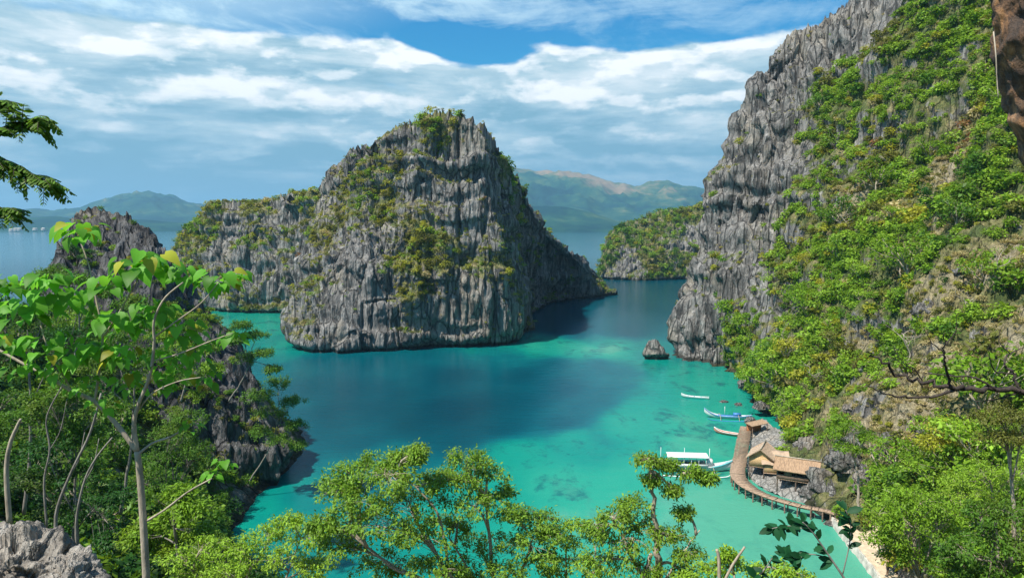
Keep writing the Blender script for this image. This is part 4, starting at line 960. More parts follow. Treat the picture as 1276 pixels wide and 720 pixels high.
# ---- feathery branches reaching in at the upper left
def frond(mb, tb, P, n, L, rs, w=.16):
    P = catmull(P, n); tb.tube(P, np.linspace(.008, .003, n), 4, cap=False); T = np.gradient(P, axis=0); T /= np.linalg.norm(T, axis=1)[:, None]
    for sgn in (-1, 1):
        side = np.cross(T, [0, 0, 1.0]) * sgn; side /= np.linalg.norm(side, axis=1)[:, None] + 1e-9
        d = side + T * .55 + rs.normal(size=(n, 3)) * .12 - np.array([0, 0, .25]); nr = np.array([0, 0, 1.0]) + rs.normal(size=(n, 3)) * .3
        put_leaves(mb, leaf_tpl(BROAD, .1, .25), P, d, nr, L * np.sin(np.linspace(.5, 2.9, n)) * rs.uniform(.8, 1.1, n))
Y = 11.0; rs_ = np.random.RandomState(9); root = empty('tree', A(-330, 560, Y)); o0 = np.array(root.location); tr = MB(); lv = MB()
mains = [[(-330, 560), (-300, 350), (-180, 230), (-60, 190)], [(-60, 190), (-10, 165), (25, 152), (48, 150)], [(-60, 190), (-15, 195), (25, 212), (58, 228)], [(-120, 215), (-50, 240), (-20, 255), (8, 262)], [(-100, 205), (-60, 150), (-30, 130), (-4, 128)]]
for i, pts in enumerate(mains):
    P = catmull(np.array([A(a, b, Y) for a, b in pts]) - o0, 24); tr.tube(P, np.linspace(.09 if i == 0 else .022, .022 if i == 0 else .005, 24), 7)
    if i == 0: continue
    for q in range(4, 24):
        for s_ in range(3):
            a = rs_.uniform(0, 6.28); L = rs_.uniform(.22, .42); ax = (P[min(q + 1, 23)] - P[q - 1]); ax /= np.linalg.norm(ax)
            dv = np.array([math.cos(a) * .7, math.sin(a) * .7, rs_.uniform(-.5, .35)]) + ax * .8; dv /= np.linalg.norm(dv)
            frond(lv, tr, np.array([P[q], P[q] + dv * L * .5, P[q] + dv * L - np.array([0, 0, .07])]), 10, .13, rs_)
tr.build('trunk', 'bark_dark', root, smooth=True); lv.build('crown', 'leaf_mid', root)
tag(root, 'dark feathery-leaved tree reaching in from the upper left edge against the clouds', 'tree')

# ---- glossy dark leaves low on the right, close to the lens
Y = 7.0; root = empty('branch', A(1085, 800, Y)); o0 = np.array(root.location); tr = MB(); lv = MB(); rs_ = np.random.RandomState(15)
pts = [[(1085, 800), (1060, 735), (1035, 695), (1012, 662), (1000, 650)], [(1035, 695), (1010, 690), (992, 695), (975, 690)], [(1012, 662), (985, 655), (962, 658)], [(1050, 715), (1058, 680), (1060, 655), (1054, 635)]]
for i, pp in enumerate(pts):
    P = catmull(np.array([A(a, b, Y + .1 * i) for a, b in pp]) - o0, 16); tr.tube(P, np.linspace(.016 if i == 0 else .007, .004, 16), 7)
    for q in range(7 if i == 0 else 5, 16):
        n = 2; ax = np.repeat([P[min(q + 1, 15)] - P[q - 1]], n, 0); ax /= np.linalg.norm(ax, axis=1)[:, None]
        d = ax * .7 + rnd_dirs(rs_, n) * .9 + np.array([0, 0, -.1]); put_leaves(lv, leaf_tpl(BROAD, .22, .2), np.repeat([P[q]], n, 0), d, rnd_dirs(rs_, n) * .4 + np.array([0, -.5, .8]), rs_.uniform(.10, .165, n))
tr.build('stem', 'bark_grey', root, smooth=True); lv.build('foliage', 'leaf_glossy', root, smooth=True)
tag(root, 'leaning twig with glossy dark oval leaves in front of the turquoise shallows', 'branch')
root = empty('branch', A(880, 800, 6.5)); o0 = np.array(root.location); tr = MB(); lv = MB()
P = catmull(np.array([A(a, b, 6.5) for a, b in [(880, 800), (925, 735), (950, 712), (962, 695)]]) - o0, 14); tr.tube(P, np.linspace(.012, .004, 14), 7)
for q in range(6, 14):
    put_leaves(lv, leaf_tpl(BROAD, .22, .2), np.repeat([P[q]], 2, 0), rnd_dirs(rs_, 2) + np.array([0, 0, .1]), rnd_dirs(rs_, 2) * .4 + np.array([0, -.5, .8]), rs_.uniform(.10, .16, 2))
tr.build('stem', 'bark_grey', root, smooth=True); lv.build('foliage', 'leaf_glossy', root, smooth=True)
tag(root, 'short twig of dark rounded leaves at the lower edge next to the broken snag', 'branch')

# ---- the dark bare branch on the right
Y = 20.0; root = empty('bare_branch', A(1420, 500, Y)); o0 = np.array(root.location); rs_ = np.random.RandomState(21); tr = MB()
def limb(pp, r0, r1, dy=0.0, n=None, mbx=None):
    P = catmull(np.array([A(a, b, Y + dy * i / len(pp)) for i, (a, b) in enumerate(pp)]) - o0, n or len(pp) * 5)
    P[1:-1] += rs_.normal(size=P[1:-1].shape) * r0 * .5; (mbx or tr).tube(P, np.linspace(r0, r1, len(P)), 7)
limb([(1420, 500), (1340, 486), (1276, 487), (1220, 485), (1185, 484), (1150, 478), (1120, 465), (1095, 445), (1082, 436)], .11, .018)
tr.build('limb', 'bark_dark', root, smooth=True)
for pp, r0 in [([(1190, 485), (1160, 494), (1120, 494), (1096, 488), (1080, 480)], .045), ([(1270, 488), (1262, 465), (1250, 452), (1258, 440), (1276, 432)], .05), ([(1185, 484), (1180, 460), (1176, 440), (1178, 415)], .045), ([(1240, 486), (1215, 470), (1190, 468), (1160, 466), (1140, 463)], .035),
               ([(1176, 440), (1160, 425), (1150, 405)], .02), ([(1178, 430), (1192, 410), (1190, 390)], .02), ([(1150, 478), (1140, 460), (1125, 452), (1112, 430)], .022), ([(1120, 465), (1105, 470), (1092, 466)], .015), ([(1262, 465), (1240, 462), (1232, 440), (1236, 425)], .025), ([(1270, 488), (1240, 497), (1215, 500)], .03), ([(1258, 440), (1245, 425), (1248, 408)], .018), ([(1300, 486), (1310, 450), (1300, 410)], .04)]:
    mb = MB(); limb(pp, r0, r0 * .25, rs_.uniform(-1.5, 1.5), mbx=mb); mb.build('twig', 'bark_dark', root, smooth=True)
tag(root, 'nearly black leafless branch reaching in from the right edge over the grassy slope', 'branch')

# ---- rock faces close to the lens
def boulder(name, label, c, r, seed, mat='grey_boulder', sub=48, sharp=.35, group=None, cat='boulder', rz=0.0, crag=1.0):
    th = np.linspace(0, math.pi, sub); ph = np.arange(sub * 2) / (sub * 2) * 2 * math.pi
    t_, p_ = np.meshgrid(th, ph, indexing='ij'); U = np.stack([np.sin(t_) * np.cos(p_), np.sin(t_) * np.sin(p_), np.cos(t_)], -1)
    off = seed * 3.77
    d1, d2, idm = worley(U * 2.1 + off); 
    rad = 1 + fbm(U * 1.3 + off, 4) * .35 + (idm - .5) * sharp * .7 + np.clip(d2 - d1, 0, .5) * sharp * .6 + ridged(U * 3.1 + off, 4) * .07 * crag + fbm(U * 8 + off, 3) * .035 * crag
    V = U * rad[..., None] * np.array(r); V[..., 2] = np.where(V[..., 2] < -r[2] * .5, -r[2] * .5, V[..., 2])
    mb = MB(); mb.sheet(V, True); o = mb.build(name, mat, smooth=False); o.location = c; o.rotation_euler = (0, 0, rz)
    if label: tag(o, label, cat, group)
    return o
boulder('boulder', 'pale grey jagged rock in the lower left corner, largest of the pair', A(20, 728, 9.5), (.58, .6, .58), 3, 'pale_rock', 90, .5, crag=1.5)
boulder('boulder', 'pale grey rock in front of the sapling, smaller of the corner pair', A(88, 730, 9.2), (.33, .38, .33), 5, 'pale_rock', 80, .5, crag=1.5)
# brown overhanging rock at the upper right
Y = 8.0
rows = []
for yy in np.linspace(-260, 900, 300):
    e = np.interp(yy, [-260, -60, 0, 60, 110, 150, 190, 240, 400, 650, 900], [1199, 1229, 1238, 1247, 1257, 1268, 1288, 1318, 1440, 1560, 1640])
    rows.append([A(e + dx, yy - dx * .12, Y + dd) for dx, dd in ((120, 3.6), (60, 3.2), (14, 2.4), (0, 1.2), (3, .35), (20, 0), (60, -.35), (120, -.6), (240, -.7), (420, -.3), (600, 1.0), (640, 4))])
Gr = catmull(np.swapaxes(np.array(rows), 0, 1), 220); Gr = np.swapaxes(Gr, 0, 1)
Nn = grid_normals(Gr); pp = Gr * 1.0; d1, d2, idm = worley(pp * np.array([1.6, 1.6, 1.1]))
sgn = -1.0 if (Nn[60, 120] * (np.array([0, 0, CAM_H]) - Gr[60, 120])).sum() < 0 else 1.0
Gr = Gr + Nn * sgn * ((idm - .5) * .06 + np.clip(d2 - d1, 0, .4) * .06 + fbm(pp * 1.1, 5) * .08 + ridged(pp * 3, 4) * .035)[..., None]
m, k, out = material('brown_rock'); pos = k.n('ShaderNodeNewGeometry').outputs['Position']
a = k.noise(k.mapping(pos, (1, 1, 1.6)), 1.3, 8, .65, .5); b2 = k.noise(k.mapping(pos, (1.2, 1.2, .8)), 4.5, 7, .7)
c = k.ramp(a, [(.34, (.05, .035, .028)), (.44, (.20, .11, .06)), (.54, (.46, .235, .10)), (.70, (.36, .25, .17))])
c = k.mix(k.rng(b2, .44, .60), k.mix(.7, c, (.06, .05, .045)), c)
b = k.n('ShaderNodeBsdfPrincipled', i_Roughness=.9); k.set(b.inputs['Base Color'], c)
bp = k.n('ShaderNodeBump'); bp.inputs['Strength'].default_value = 1; bp.inputs['Distance'].default_value = .12; k.set(bp.inputs['Height'], k.math('ADD', a, b2)); k.set(b.inputs['Normal'], bp.outputs[0]); k.t.links.new(b.outputs[0], out.inputs[0])
mb = MB(); mb.sheet(Gr); o = mb.build('overhanging_rock', 'brown_rock'); tag(o, 'rust-brown and dark rock face overhanging at the upper right corner', 'rock')
t = empty('hanging_root', A(1244, 60, 7.4)); o0 = np.array(t.location); mb = MB()
mb.tube(catmull(np.array([A(1238, 40, 7.6), A(1241, 70, 7.5), A(1242, 95, 7.5), A(1244, 122, 7.5)]) - o0, 12), np.linspace(.007, .005, 12), 7); mb.build('root', 'bark_pale', t); tag(t, 'thin pale root hanging down the edge of the brown rock', 'root')
# ================================================================== the landing: boardwalk, huts, path, boats, person
simple_mat('plank_wood', (.36, .25, .17), .85, .3, 3, .4, (1, 1, 1))
simple_mat('old_timber', (.16, .11, .08), .9, .35, 5, .4)
simple_mat('thatch', (.47, .34, .235), .95, .35, 2.2, .9, (1, 6, 1))
simple_mat('thatch_brown', (.36, .235, .145), .95, .35, 2.2, .9, (5, 1, 1))
simple_mat('woven_wall', (.50, .34, .17), .9, .25, 8, .3)
simple_mat('orange_wall', (.52, .22, .10), .9, .25, 4, .3)
simple_mat('white_paint', (.78, .79, .78), .5, .06, 2)
simple_mat('blue_paint', (.05, .22, .50), .45, .1, 2)
simple_mat('aqua_paint', (.10, .50, .55), .45, .1, 2)
simple_mat('coral_paint', (.62, .27, .19), .55, .12, 2)
simple_mat('canvas', (.80, .80, .78), .8, .05, 2)
simple_mat('sand', (.60, .47, .33), .95, .2, 1.6, .5)
simple_mat('pale_stone', (.52, .48, .42), .95, .3, 1.4, .8)
simple_mat('skin', (.42, .24, .15), .6, .05); simple_mat('dark_cloth', (.03, .035, .05), .85, .2); simple_mat('dark_shorts', (.05, .06, .09), .85, .2); simple_mat('hair', (.012, .01, .008), .6, .2)
def G2(px, py, z=0.0): return np.array(gr(px, py, z))
rock_material('rubble', base=(.50, .48, .45), warm=(.50, .42, .33), dark=(.30, .29, .27), veg=False, wet_band=False, fine=3.0)
# ---- rubble beach and stone shore under the huts (a low bank of pale stone)
def bank(name, pts_in, pts_out, z_in, z_out, mat, kind='structure', n=120, m=26, rough=.35, seed=3, gain=1.0):
    a = catmull(np.array(pts_in), n); b = catmull(np.array(pts_out), n); G = []
    for t in np.linspace(0, 1, m):
        r = a * (1 - t) + b * t; r[:, 2] = z_in + (z_out - z_in) * t ** gain; G.append(r)
    G = np.array(G); d1, d2, idm = worley(G * 1.1 + seed); G[..., 2] += ((idm - .5) * 1.0 + np.clip(d2 - d1, 0, .4) * 1.2) * rough + fbm(G * .5 + seed, 3) * rough
    mb = MB(); mb.sheet(G); o = mb.build(name, mat); o['kind'] = kind; return o
bank('shore', [G2(930, 536), G2(934, 560), G2(930, 582), G2(938, 600), G2(966, 616), G2(1010, 630), G2(1060, 650)], [G2(950, 535), G2(985, 560), G2(1000, 575), G2(1020, 590), G2(1045, 605), G2(1070, 620), G2(1090, 640)], -.1, 1.9, 'rubble', gain=.45)
# ---- stone path along the water at the bottom
pin = [G2(1035, 642, .8), G2(1052, 664, .8), G2(1075, 692, .8), G2(1098, 722, .8), G2(1135, 775, .8)]
pin = [p + np.array([0, 0, 0]) for p in pin]; side = np.array([2.1, .5, 0])
a = catmull(np.array(pin), 60); Gp = np.array([a + np.array([0, 0, -1.2]) - side * .12, a, a + side * .10, a + side * .5, a + side, a + side * 1.02 + [0, 0, .0], a + side * 2.2 + [0, 0, 1.2]])
Gp = np.concatenate([catmull(Gp, 24)]); Gp += fbm(Gp * 1.3, 3)[..., None] * np.array([.18, .18, .10])
mb = MB(); mb.sheet(Gp[:9]); o = mb.build('kerb_wall', 'pale_stone'); tag(o, 'low pale stone wall holding the shore path above the water', 'wall')
mb = MB(); mb.sheet(Gp[8:]); o = mb.build('path', 'sand'); o['kind'] = 'structure'
# ---- boardwalk: planks on posts
t = empty('boardwalk', G2(924, 534, 0)); o0 = np.array(t.location)
cl_ = catmull(np.array([G2(930, 531, 1.3), G2(926, 548, 1.3), G2(922, 572, 1.3), G2(919, 588, 1.3), G2(923, 598, 1.3), G2(937, 609, 1.3), G2(960, 619, 1.3), G2(995, 629, 1.3), G2(1030, 636, 1.3), G2(1046, 641, 1.2)]), 150) - o0
T = np.gradient(cl_, axis=0); T[:, 2] = 0; T /= np.linalg.norm(T, axis=1)[:, None]; S_ = np.cross(T, [0, 0, 1.0])
wd = np.interp(np.arange(150), [0, 50, 75, 95, 150], [.95, 1.0, .95, .6, .5])[:, None]
mb = MB(); rs_ = np.random.RandomState(2)
seg = np.concatenate([[0], np.cumsum(np.linalg.norm(np.diff(cl_, axis=0), axis=1))]); Lt = seg[-1]
for q in np.arange(0.1, Lt, .26):
    i = min(148, int(np.searchsorted(seg, q))); c = cl_[i] + (cl_[i + 1] - cl_[i]) * .3; w_ = wd[i, 0] * rs_.uniform(.96, 1.06)
    mb.beam(c - S_[i] * w_ + [0, 0, (.014 if int(q / .26) % 2 else -.014) + rs_.uniform(-.006, .006)], c + S_[i] * w_, .31, .05)
mb.build('deck', 'plank_wood', t)
for sg in (-1, 1):
    mb = MB(); e = cl_ + S_ * wd * .85 * sg - [0, 0, .11]; 
    for i in range(0, 144, 6): mb.beam(e[i], e[i + 6], .1, .14)
    mb.build('bearer', 'old_timber', t)
for i in range(4, 150, 7):
    for sg in (-1, 1):
        mb = MB(); b_ = cl_[i] + S_[i] * wd[i] * .85 * sg; mb.tube([b_ + [rs_.normal() * .06, rs_.normal() * .06, -3.0], b_ - [0, 0, .04]], [.10, .085], 7); mb.build('post', 'old_timber', t)
tag(t, 'curved plank boardwalk on timber posts around the huts', 'boardwalk')

# ---- huts
def roof_prism(mbx, L, W, H, over=.4, th=.14):
    """gabled roof along x: two thick slopes"""
    for sg in (-1, 1):
        a = np.array([-L / 2 - over, 0, H]); b = np.array([L / 2 + over, 0, H]); c = np.array([L / 2 + over, sg * (W / 2 + over), -H * over / (W / 2)]); d = np.array([-L / 2 - over, sg * (W / 2 + over), -H * over / (W / 2)])
        n = 14; m_ = 10; P = np.array([[(a * (1 - u) + b * u) * (1 - v) + (d * (1 - u) + c * u) * v for u in np.linspace(0, 1, n)] for v in np.linspace(0, 1, m_)])
        P[..., 2] += fbm(P * 1.6 + sg, 3) * .07 - .10 * np.sin(np.linspace(0, math.pi, m_))[:, None]; Q = P - np.array([0, 0, th]); 
        g = np.concatenate([P, Q[::-1]], 0); g = np.concatenate([g, g[:1]], 0); mbx.sheet(g)
        for col_ in (0, -1):
            ring = np.array([P[0, col_], P[-1, col_], Q[-1, col_], Q[0, col_]]); mbx.add(ring, [[0, 1, 2, 3]])
def hut(name, label, loc, rz, L, W, Hw, Hr, roof, wall, stilts=1.2, open_front=False, platform=True):
    t = empty(name, loc, rz)
    mb = MB(); roof_prism(mb, L, W, Hr); o = mb.build('roof', roof, t); o.location = (0, 0, stilts + Hw)
    mb = MB(); mb.tube([[-L / 2 - .45, 0, 0], [L / 2 + .45, 0, 0]], .09, 6); r2 = mb.build('ridge_pole', 'bark_pale', o); r2.location = (0, 0, Hr + .08)
    for sx in (-1, 0, 1):
        for sy in (-1, 1):
            mb = MB(); mb.tube([[sx * (L / 2 - .15), sy * (W / 2 - .15), -1.5], [sx * (L / 2 - .15), sy * (W / 2 - .15), stilts + Hw]], .09, 7); mb.build('post', 'old_timber', t)
    if platform:
        mb = MB(); 
        for q in np.arange(-L / 2, L / 2, .3): mb.box((q + .14, 0, stilts), (.27, W, .06))
        mb.build('floor', 'plank_wood', t)
    wl = [((0, W / 2 - .05, stilts + Hw / 2), (L - .1, .06, Hw - .1)), ((L / 2 - .05, 0, stilts + Hw / 2), (.06, W - .2, Hw - .1)), ((-L / 2 + .05, 0, stilts + Hw / 2), (.06, W - .2, Hw - .1))]
    wl.append(((0, -W / 2 + .05, stilts + (Hw * .22 if open_front else Hw / 2)), (L - .1, .05, Hw * (.42 if open_front else .96))))
    for c, d in wl: mb = MB(); mb.box(c, d); mb.build('wall', wall, t)
    # gable infill
    for sg in (-1, 1):
        x_ = sg * (L / 2 - .06); z0 = stilts + Hw - .06; V = [[x_, -W / 2 + .1, z0], [x_, W / 2 - .1, z0], [x_, 0, z0 + Hr * .93], [x_ - .04 * sg, -W / 2 + .1, z0], [x_ - .04 * sg, W / 2 - .1, z0], [x_ - .04 * sg, 0, z0 + Hr * .93]]
        mb = MB(); mb.add(V, None, [[0, 1, 2], [3, 5, 4]]); mb.build('gable', wall, t)
    mb = MB(); mb.box((0, 0, 0), (.05, .9, 1.7)); d_ = mb.build('door', 'old_timber', t); d_.location = (L / 2 + .0, -W * .1, stilts + .92)
    mb = MB(); mb.box((0, 0, 0), (.9, .05, .7)); d_ = mb.build('window', 'old_timber', t); d_.location = (-L * .2, -W / 2 + .0, stilts + Hw * .62)
    tag(t, label, 'hut'); return t
c1 = G2(951, 558, 4.3); hut('hut', 'small hut with a pale weathered thatched gable roof, nearest to the boardwalk', (c1[0], c1[1], .9), R(62), 3.6, 3.2, 1.6, 1.15, 'thatch', 'woven_wall', 1.1)
c2 = G2(994, 577, 4.2); hut('hut', 'longer hut on stilts with a brown thatched roof backing onto the boulders', (c2[0], c2[1], .9), R(-28), 4.9, 3.1, 1.6, 1.0, 'thatch_brown', 'old_timber', 1.3, True)
c3 = G2(966, 577, 2.6)
t = empty('lean_to', (c3[0], c3[1], .9), R(-14)); mb = MB(); P = np.array([[[x_, y_, 2.5 + y_ * .38 + .05 * math.sin(x_ * 4)] for x_ in np.linspace(-1.9, 1.9, 12)] for y_ in np.linspace(-1.5, 1.6, 8)]); Q = P - [0, 0, .12]
g = np.concatenate([P, Q[::-1], P[:1]], 0); mb.sheet(g); mb.build('roof', 'thatch', t)
for x_ in (-1.6, 1.6):
    for y_ in (-1.2, 1.2): mb = MB(); mb.tube([[x_, y_, -1], [x_, y_, 2.4 + y_ * .38]], .08, 7); mb.build('post', 'old_timber', t)
mb = MB(); mb.box((0, -1.22, 1.25), (3.2, .06, 1.3)); mb.build('counter', 'woven_wall', t); mb = MB(); mb.box((0, -1.1, .62), (3.3, .5, .08)); mb.build('bench', 'plank_wood', t)
tag(t, 'ochre fronted lean-to shelter squeezed between the two thatched huts', 'shelter')
c4 = G2(1013, 590, 3.0); t = empty('shed', (c4[0], c4[1], .9), R(-20)); mb = MB(); P = np.array([[[x_, y_, 2.3 + y_ * .3] for x_ in np.linspace(-1.3, 1.3, 6)] for y_ in np.linspace(-1.0, 1.2, 5)]); Q = P - [0, 0, .1]; mb.sheet(np.concatenate([P, Q[::-1], P[:1]], 0)); mb.build('roof', 'orange_wall', t)
for x_ in (-1.1, 1.1):
    for y_ in (-.8, 1.0): mb = MB(); mb.tube([[x_, y_, -1], [x_, y_, 2.2 + y_ * .3]], .06, 6); mb.build('post', 'old_timber', t)
mb = MB(); mb.box((0, .9, 1.2), (2.1, .05, 1.9)); mb.build('wall', 'orange_wall', t); tag(t, 'tiny shed with an orange-brown roof at the far end of the stilt hut', 'shed')
c5 = G2(943, 533, 2.0); t = empty('shed', (c5[0], c5[1], .8), R(10)); mb = MB(); P = np.array([[[x_, y_, 2.1 + x_ * .15] for x_ in np.linspace(-1.5, 1.5, 6)] for y_ in np.linspace(-1.2, 1.2, 5)]); Q = P - [0, 0, .1]; mb.sheet(np.concatenate([P, Q[::-1], P[:1]], 0)); mb.build('roof', 'thatch_brown', t)
for x_ in (-1.3, 1.3):
    for y_ in (-1, 1): mb = MB(); mb.tube([[x_, y_, -1.6], [x_, y_, 2.1 + x_ * .15]], .06, 6); mb.build('post', 'old_timber', t)
mb = MB(); mb.box((0, .95, .9), (2.6, .05, 1.7)); mb.build('wall', 'orange_wall', t); tag(t, 'brown roofed shed at the upper end of the boardwalk under the trees', 'shed')

# ---- boulders of the shore
bl = [(1038, 598, 2.5, 6.4, 5.0, 'big grey weathered boulder right of the stilt hut'), (1010, 614, 1.0, 2.4, 1.5, 'grey boulder beneath the floor of the stilt hut'), (1062, 568, 4.0, 4.6, 4.2, 'tall grey boulder up the bank behind the huts'), (1082, 600, 4.0, 3.2, 2.6, 'brownish boulder between the bank trees and the big grey boulder'),
      (1052, 622, 1.0, 3.6, 2.2, 'flat grey boulder where the boardwalk meets the bank'), (1012, 556, 3.5, 3.6, 3.0, 'grey boulder half hidden behind the long thatched roof'), (928, 478, 1.0, 2.6, 2.4, 'grey boulder at the waterline beyond the moored boats'), (902, 499, .3, 1.5, .7, 'low brown rock awash beside the small white canoe'), (920, 502, .4, 1.5, .8, 'dark flat rock touching the bank behind the canoe'),
      (921, 599, .2, .8, .6, 'small brown rock at the bend of the boardwalk'), (950, 621, .2, .8, .5, 'small grey rock in the shallows outside the boardwalk curve'), (1012, 640, .2, .9, .5, 'yellowish rock at the waterline under the boardwalk end'), (1036, 650, .3, 1.3, .7, 'pale rock at the start of the shore path'),
      (935, 523, 1.2, 1.6, 1.2, 'pale rock beside the stern of the blue boat'), (948, 505, 2.0, 2.2, 1.6, 'grey rock under the trees above the blue boat'), (1110, 545, 9.0, 1.8, 1.4, 'whitish boulder on the dry slope above the huts'), (1060, 508, 9.0, 1.6, 1.3, 'grey boulder perched among scrub above the huts'), (1150, 540, 12, 1.6, 1.2, 'pale boulder on the dry slope left of the feathery tree'),
      (1140, 290, 34, 3.2, 4.0, 'dark slanting boulder high on the green slope'), (985, 360, 28, 2.4, 3.6, 'upright grey rock slab showing through the slope trees'), (1155, 385, 24, 3.4, 2.6, 'pale broken rocks in a clearing of the slope'), (1230, 300, 34, 2.0, 1.6, 'small grey boulder on the sunny grass slope'), (1200, 338, 30, 2.0, 1.4, 'tan boulder at the rim of the sunny grass slope')]
sx_ = SURF['slope'][1].reshape(-1, 3); spx, spy, sd_ = to_px(sx_)
for i, (px_, py_, z_, rx, rz_, lb) in enumerate(bl):
    if z_ > 5 or (z_ >= 2 and px_ > 1050):
        j = np.argmin((spx - px_) ** 2 + (spy - py_) ** 2 + (sd_ < 0) * 1e9); c = sx_[j]
    else: c = G2(px_, py_, z_)
    boulder('boulder', lb, (c[0], c[1], c[2] - rz_ * .15 if z_ > .5 else -.05), (rx * .5, rx * .45, rz_ * .5), 30 + i, 'grey_boulder', 30, .55, rz=i * 1.3, group='boulders of the right shore', crag=1.6)
c = G2(818, 447, 0)
# islet: a cluster of spiky limestone
SURF['islet'] = mound('rock_islet', [(c[0] - 4.6, c[1] - .5), (c[0] - 2.5, c[1] - 2.2), (c[0] + 1, c[1] - 2.4), (c[0] + 4.2, c[1] - 1.4), (c[0] + 4.4, c[1] + 1.5), (c[0] + 1, c[1] + 3), (c[0] - 3, c[1] + 2.2)],
    [(c[0] - 3.2, c[1], 2.6), (c[0] - 2.4, c[1] - .6, 4.2), (c[0] - .8, c[1] - .8, 4.6), (c[0] + 1.2, c[1] - .5, 3.0), (c[0] + 2.6, c[1] + .3, 2.0), (c[0], c[1] + 1, 3.4), (c[0] - 2, c[1] + .9, 4.0)], [(0, 0), (.5, .3), (1, 1)], 160, 60, 12, vbias=-1, z0=-1.5, big=.5, flute=.35, ledge=.1, spike=.8, fine=.25)
o = SURF['islet'][0]; del o['kind']; tag(o, 'spiky grey rock islet standing in the channel off the cliff foot', 'rock')

# ---- bare pale-limbed trees among the scrub of the slope
bt = [(1060, 205, 'bare pale forked tree high on the green slope near the grey cliff'), (1128, 175, 'bare pale twiggy tree in the olive thicket below the ridge'), (1180, 235, 'bare straight pale tree left of the brown overhanging rock'), (1005, 330, 'bare pale tree leaning out at the edge of the grey cliff'), (985, 440, 'bare pale tree just above the moored canoe and boats'),
      (1085, 345, 'bare white-limbed tree in the middle of the slope'), (1130, 450, 'bare pale tree left of the dark bare branch'), (1020, 480, 'bare crooked pale tree low on the slope above the huts'), (1212, 400, 'bare pale tree above the dark bare branch'), (1165, 560, 'bare slim pale tree on the dry slope left of the feathery tree'), (1090, 590, 'pale tree trunk standing right of the big grey boulders'), (1055, 285, 'bare pale tree midway between cliff and grass clearing'), (1245, 350, 'bare pale tree at the foot of the sunny grass clearing')]
for i, (a_, b_, lb) in enumerate(bt):
    j = np.argmin((spx - a_) ** 2 + (spy - b_) ** 2 + (sd_ < 0) * 1e9); c = sx_[j]; rs_ = np.random.RandomState(500 + i); t = empty('bare_tree', c - [0, 0, .4]); s_ = 2.6 + 1.6 * rs_.rand(); lean = rs_.normal(size=3) * .25; lean[0] -= .25
    P = catmull(np.array([[0, 0, 0], [.1, 0, .35], [lean[0] * .5, lean[1] * .5, .7], [lean[0], lean[1], 1.05]]) * s_, 10); mb = MB(); mb.tube(P, np.linspace(.11, .06, 10), 6); mb.build('trunk', 'bark_pale', t)
    for q in range(7):
        b0 = P[4 + q % 6]; d = rs_.normal(size=3) * [.7, .5, .3] + [0, 0, .55]; d /= np.linalg.norm(d); e = b0 + d * s_ * rs_.uniform(.4, .75); m_ = (b0 + e) / 2 + rs_.normal(size=3) * .15 * s_ * .5
        mb = MB(); mb.tube(catmull(np.array([b0, m_, e]), 7), np.linspace(.055, .02, 7), 5)
        for w_ in range(3):
            d2 = d + rs_.normal(size=3) * .6; mb.tube([m_ * (1 - w_ * .3) + e * w_ * .3, m_ * (1 - w_ * .3) + e * w_ * .3 + d2 * s_ * .22], [.022, .01], 4)
        mb.build('limb', 'bark_pale', t)
    tag(t, lb, 'tree')

# ---- boats
def hull_mesh(L, W, H, bow=.9, stern=.35, n=26, m=11, th=.05, tip=.06):
    """slender outrigger hull: x forward, keel rounded, ends swept up; open on top with an inner skin"""
    xs_ = np.linspace(-L / 2, L / 2, n); G = []
    for x_ in xs_:
        u = x_ / (L / 2); w_ = W / 2 * max(tip, (1 - abs(u) ** 2.6)); sh = H + (bow * max(0, u) ** 3 + stern * max(0, -u) ** 3); kz = (bow * .85 * max(0, u) ** 4 + stern * .8 * max(0, -u) ** 4)
        a = np.linspace(-1, 1, m); G.append([[x_, w_ * math.sin(b * math.pi / 2) if abs(b) < 1 else w_ * b, kz + (sh - kz) * (1 - math.cos(b * math.pi / 2)) ** .9] for b in a])
    G = np.array(G); mb = MB(); mb.sheet(G); I = G.copy(); I[..., 1] *= .86; I[..., 2] = np.maximum(I[..., 2] + .06, H * .35); I[:, 0, 2] = G[:, 0, 2]; I[:, -1, 2] = G[:, -1, 2]; mb.sheet(I[:, ::-1])
    mb.sheet(np.stack([G[:, 0], I[:, 0]], 1)); mb.sheet(np.stack([G[:, -1], I[:, -1]], 1)); return mb, G
def outrigger(t, L, span, z, arms, mat='white_paint', floats='white_paint', H=.7):
    for sg in (-1, 1):
        mb = MB(); mb.tube(catmull(np.array([[-L * .42, sg * span, z + .10], [-L * .2, sg * span, z], [L * .25, sg * span, z], [L * .42, sg * span, z + .14], [L * .48, sg * span, z + .4]]), 22), np.linspace(.085, .06, 22), 8); mb.build('outrigger_float', floats, t, smooth=True)
    for x_ in arms:
        mb = MB(); mb.tube(catmull(np.array([[x_, -span, z + .04], [x_, -span * .6, z + H + .12], [x_, 0, z + H + .3], [x_, span * .6, z + H + .12], [x_, span, z + .04]]), 20), .05, 6); mb.build('outrigger_arm', mat, t, smooth=True)
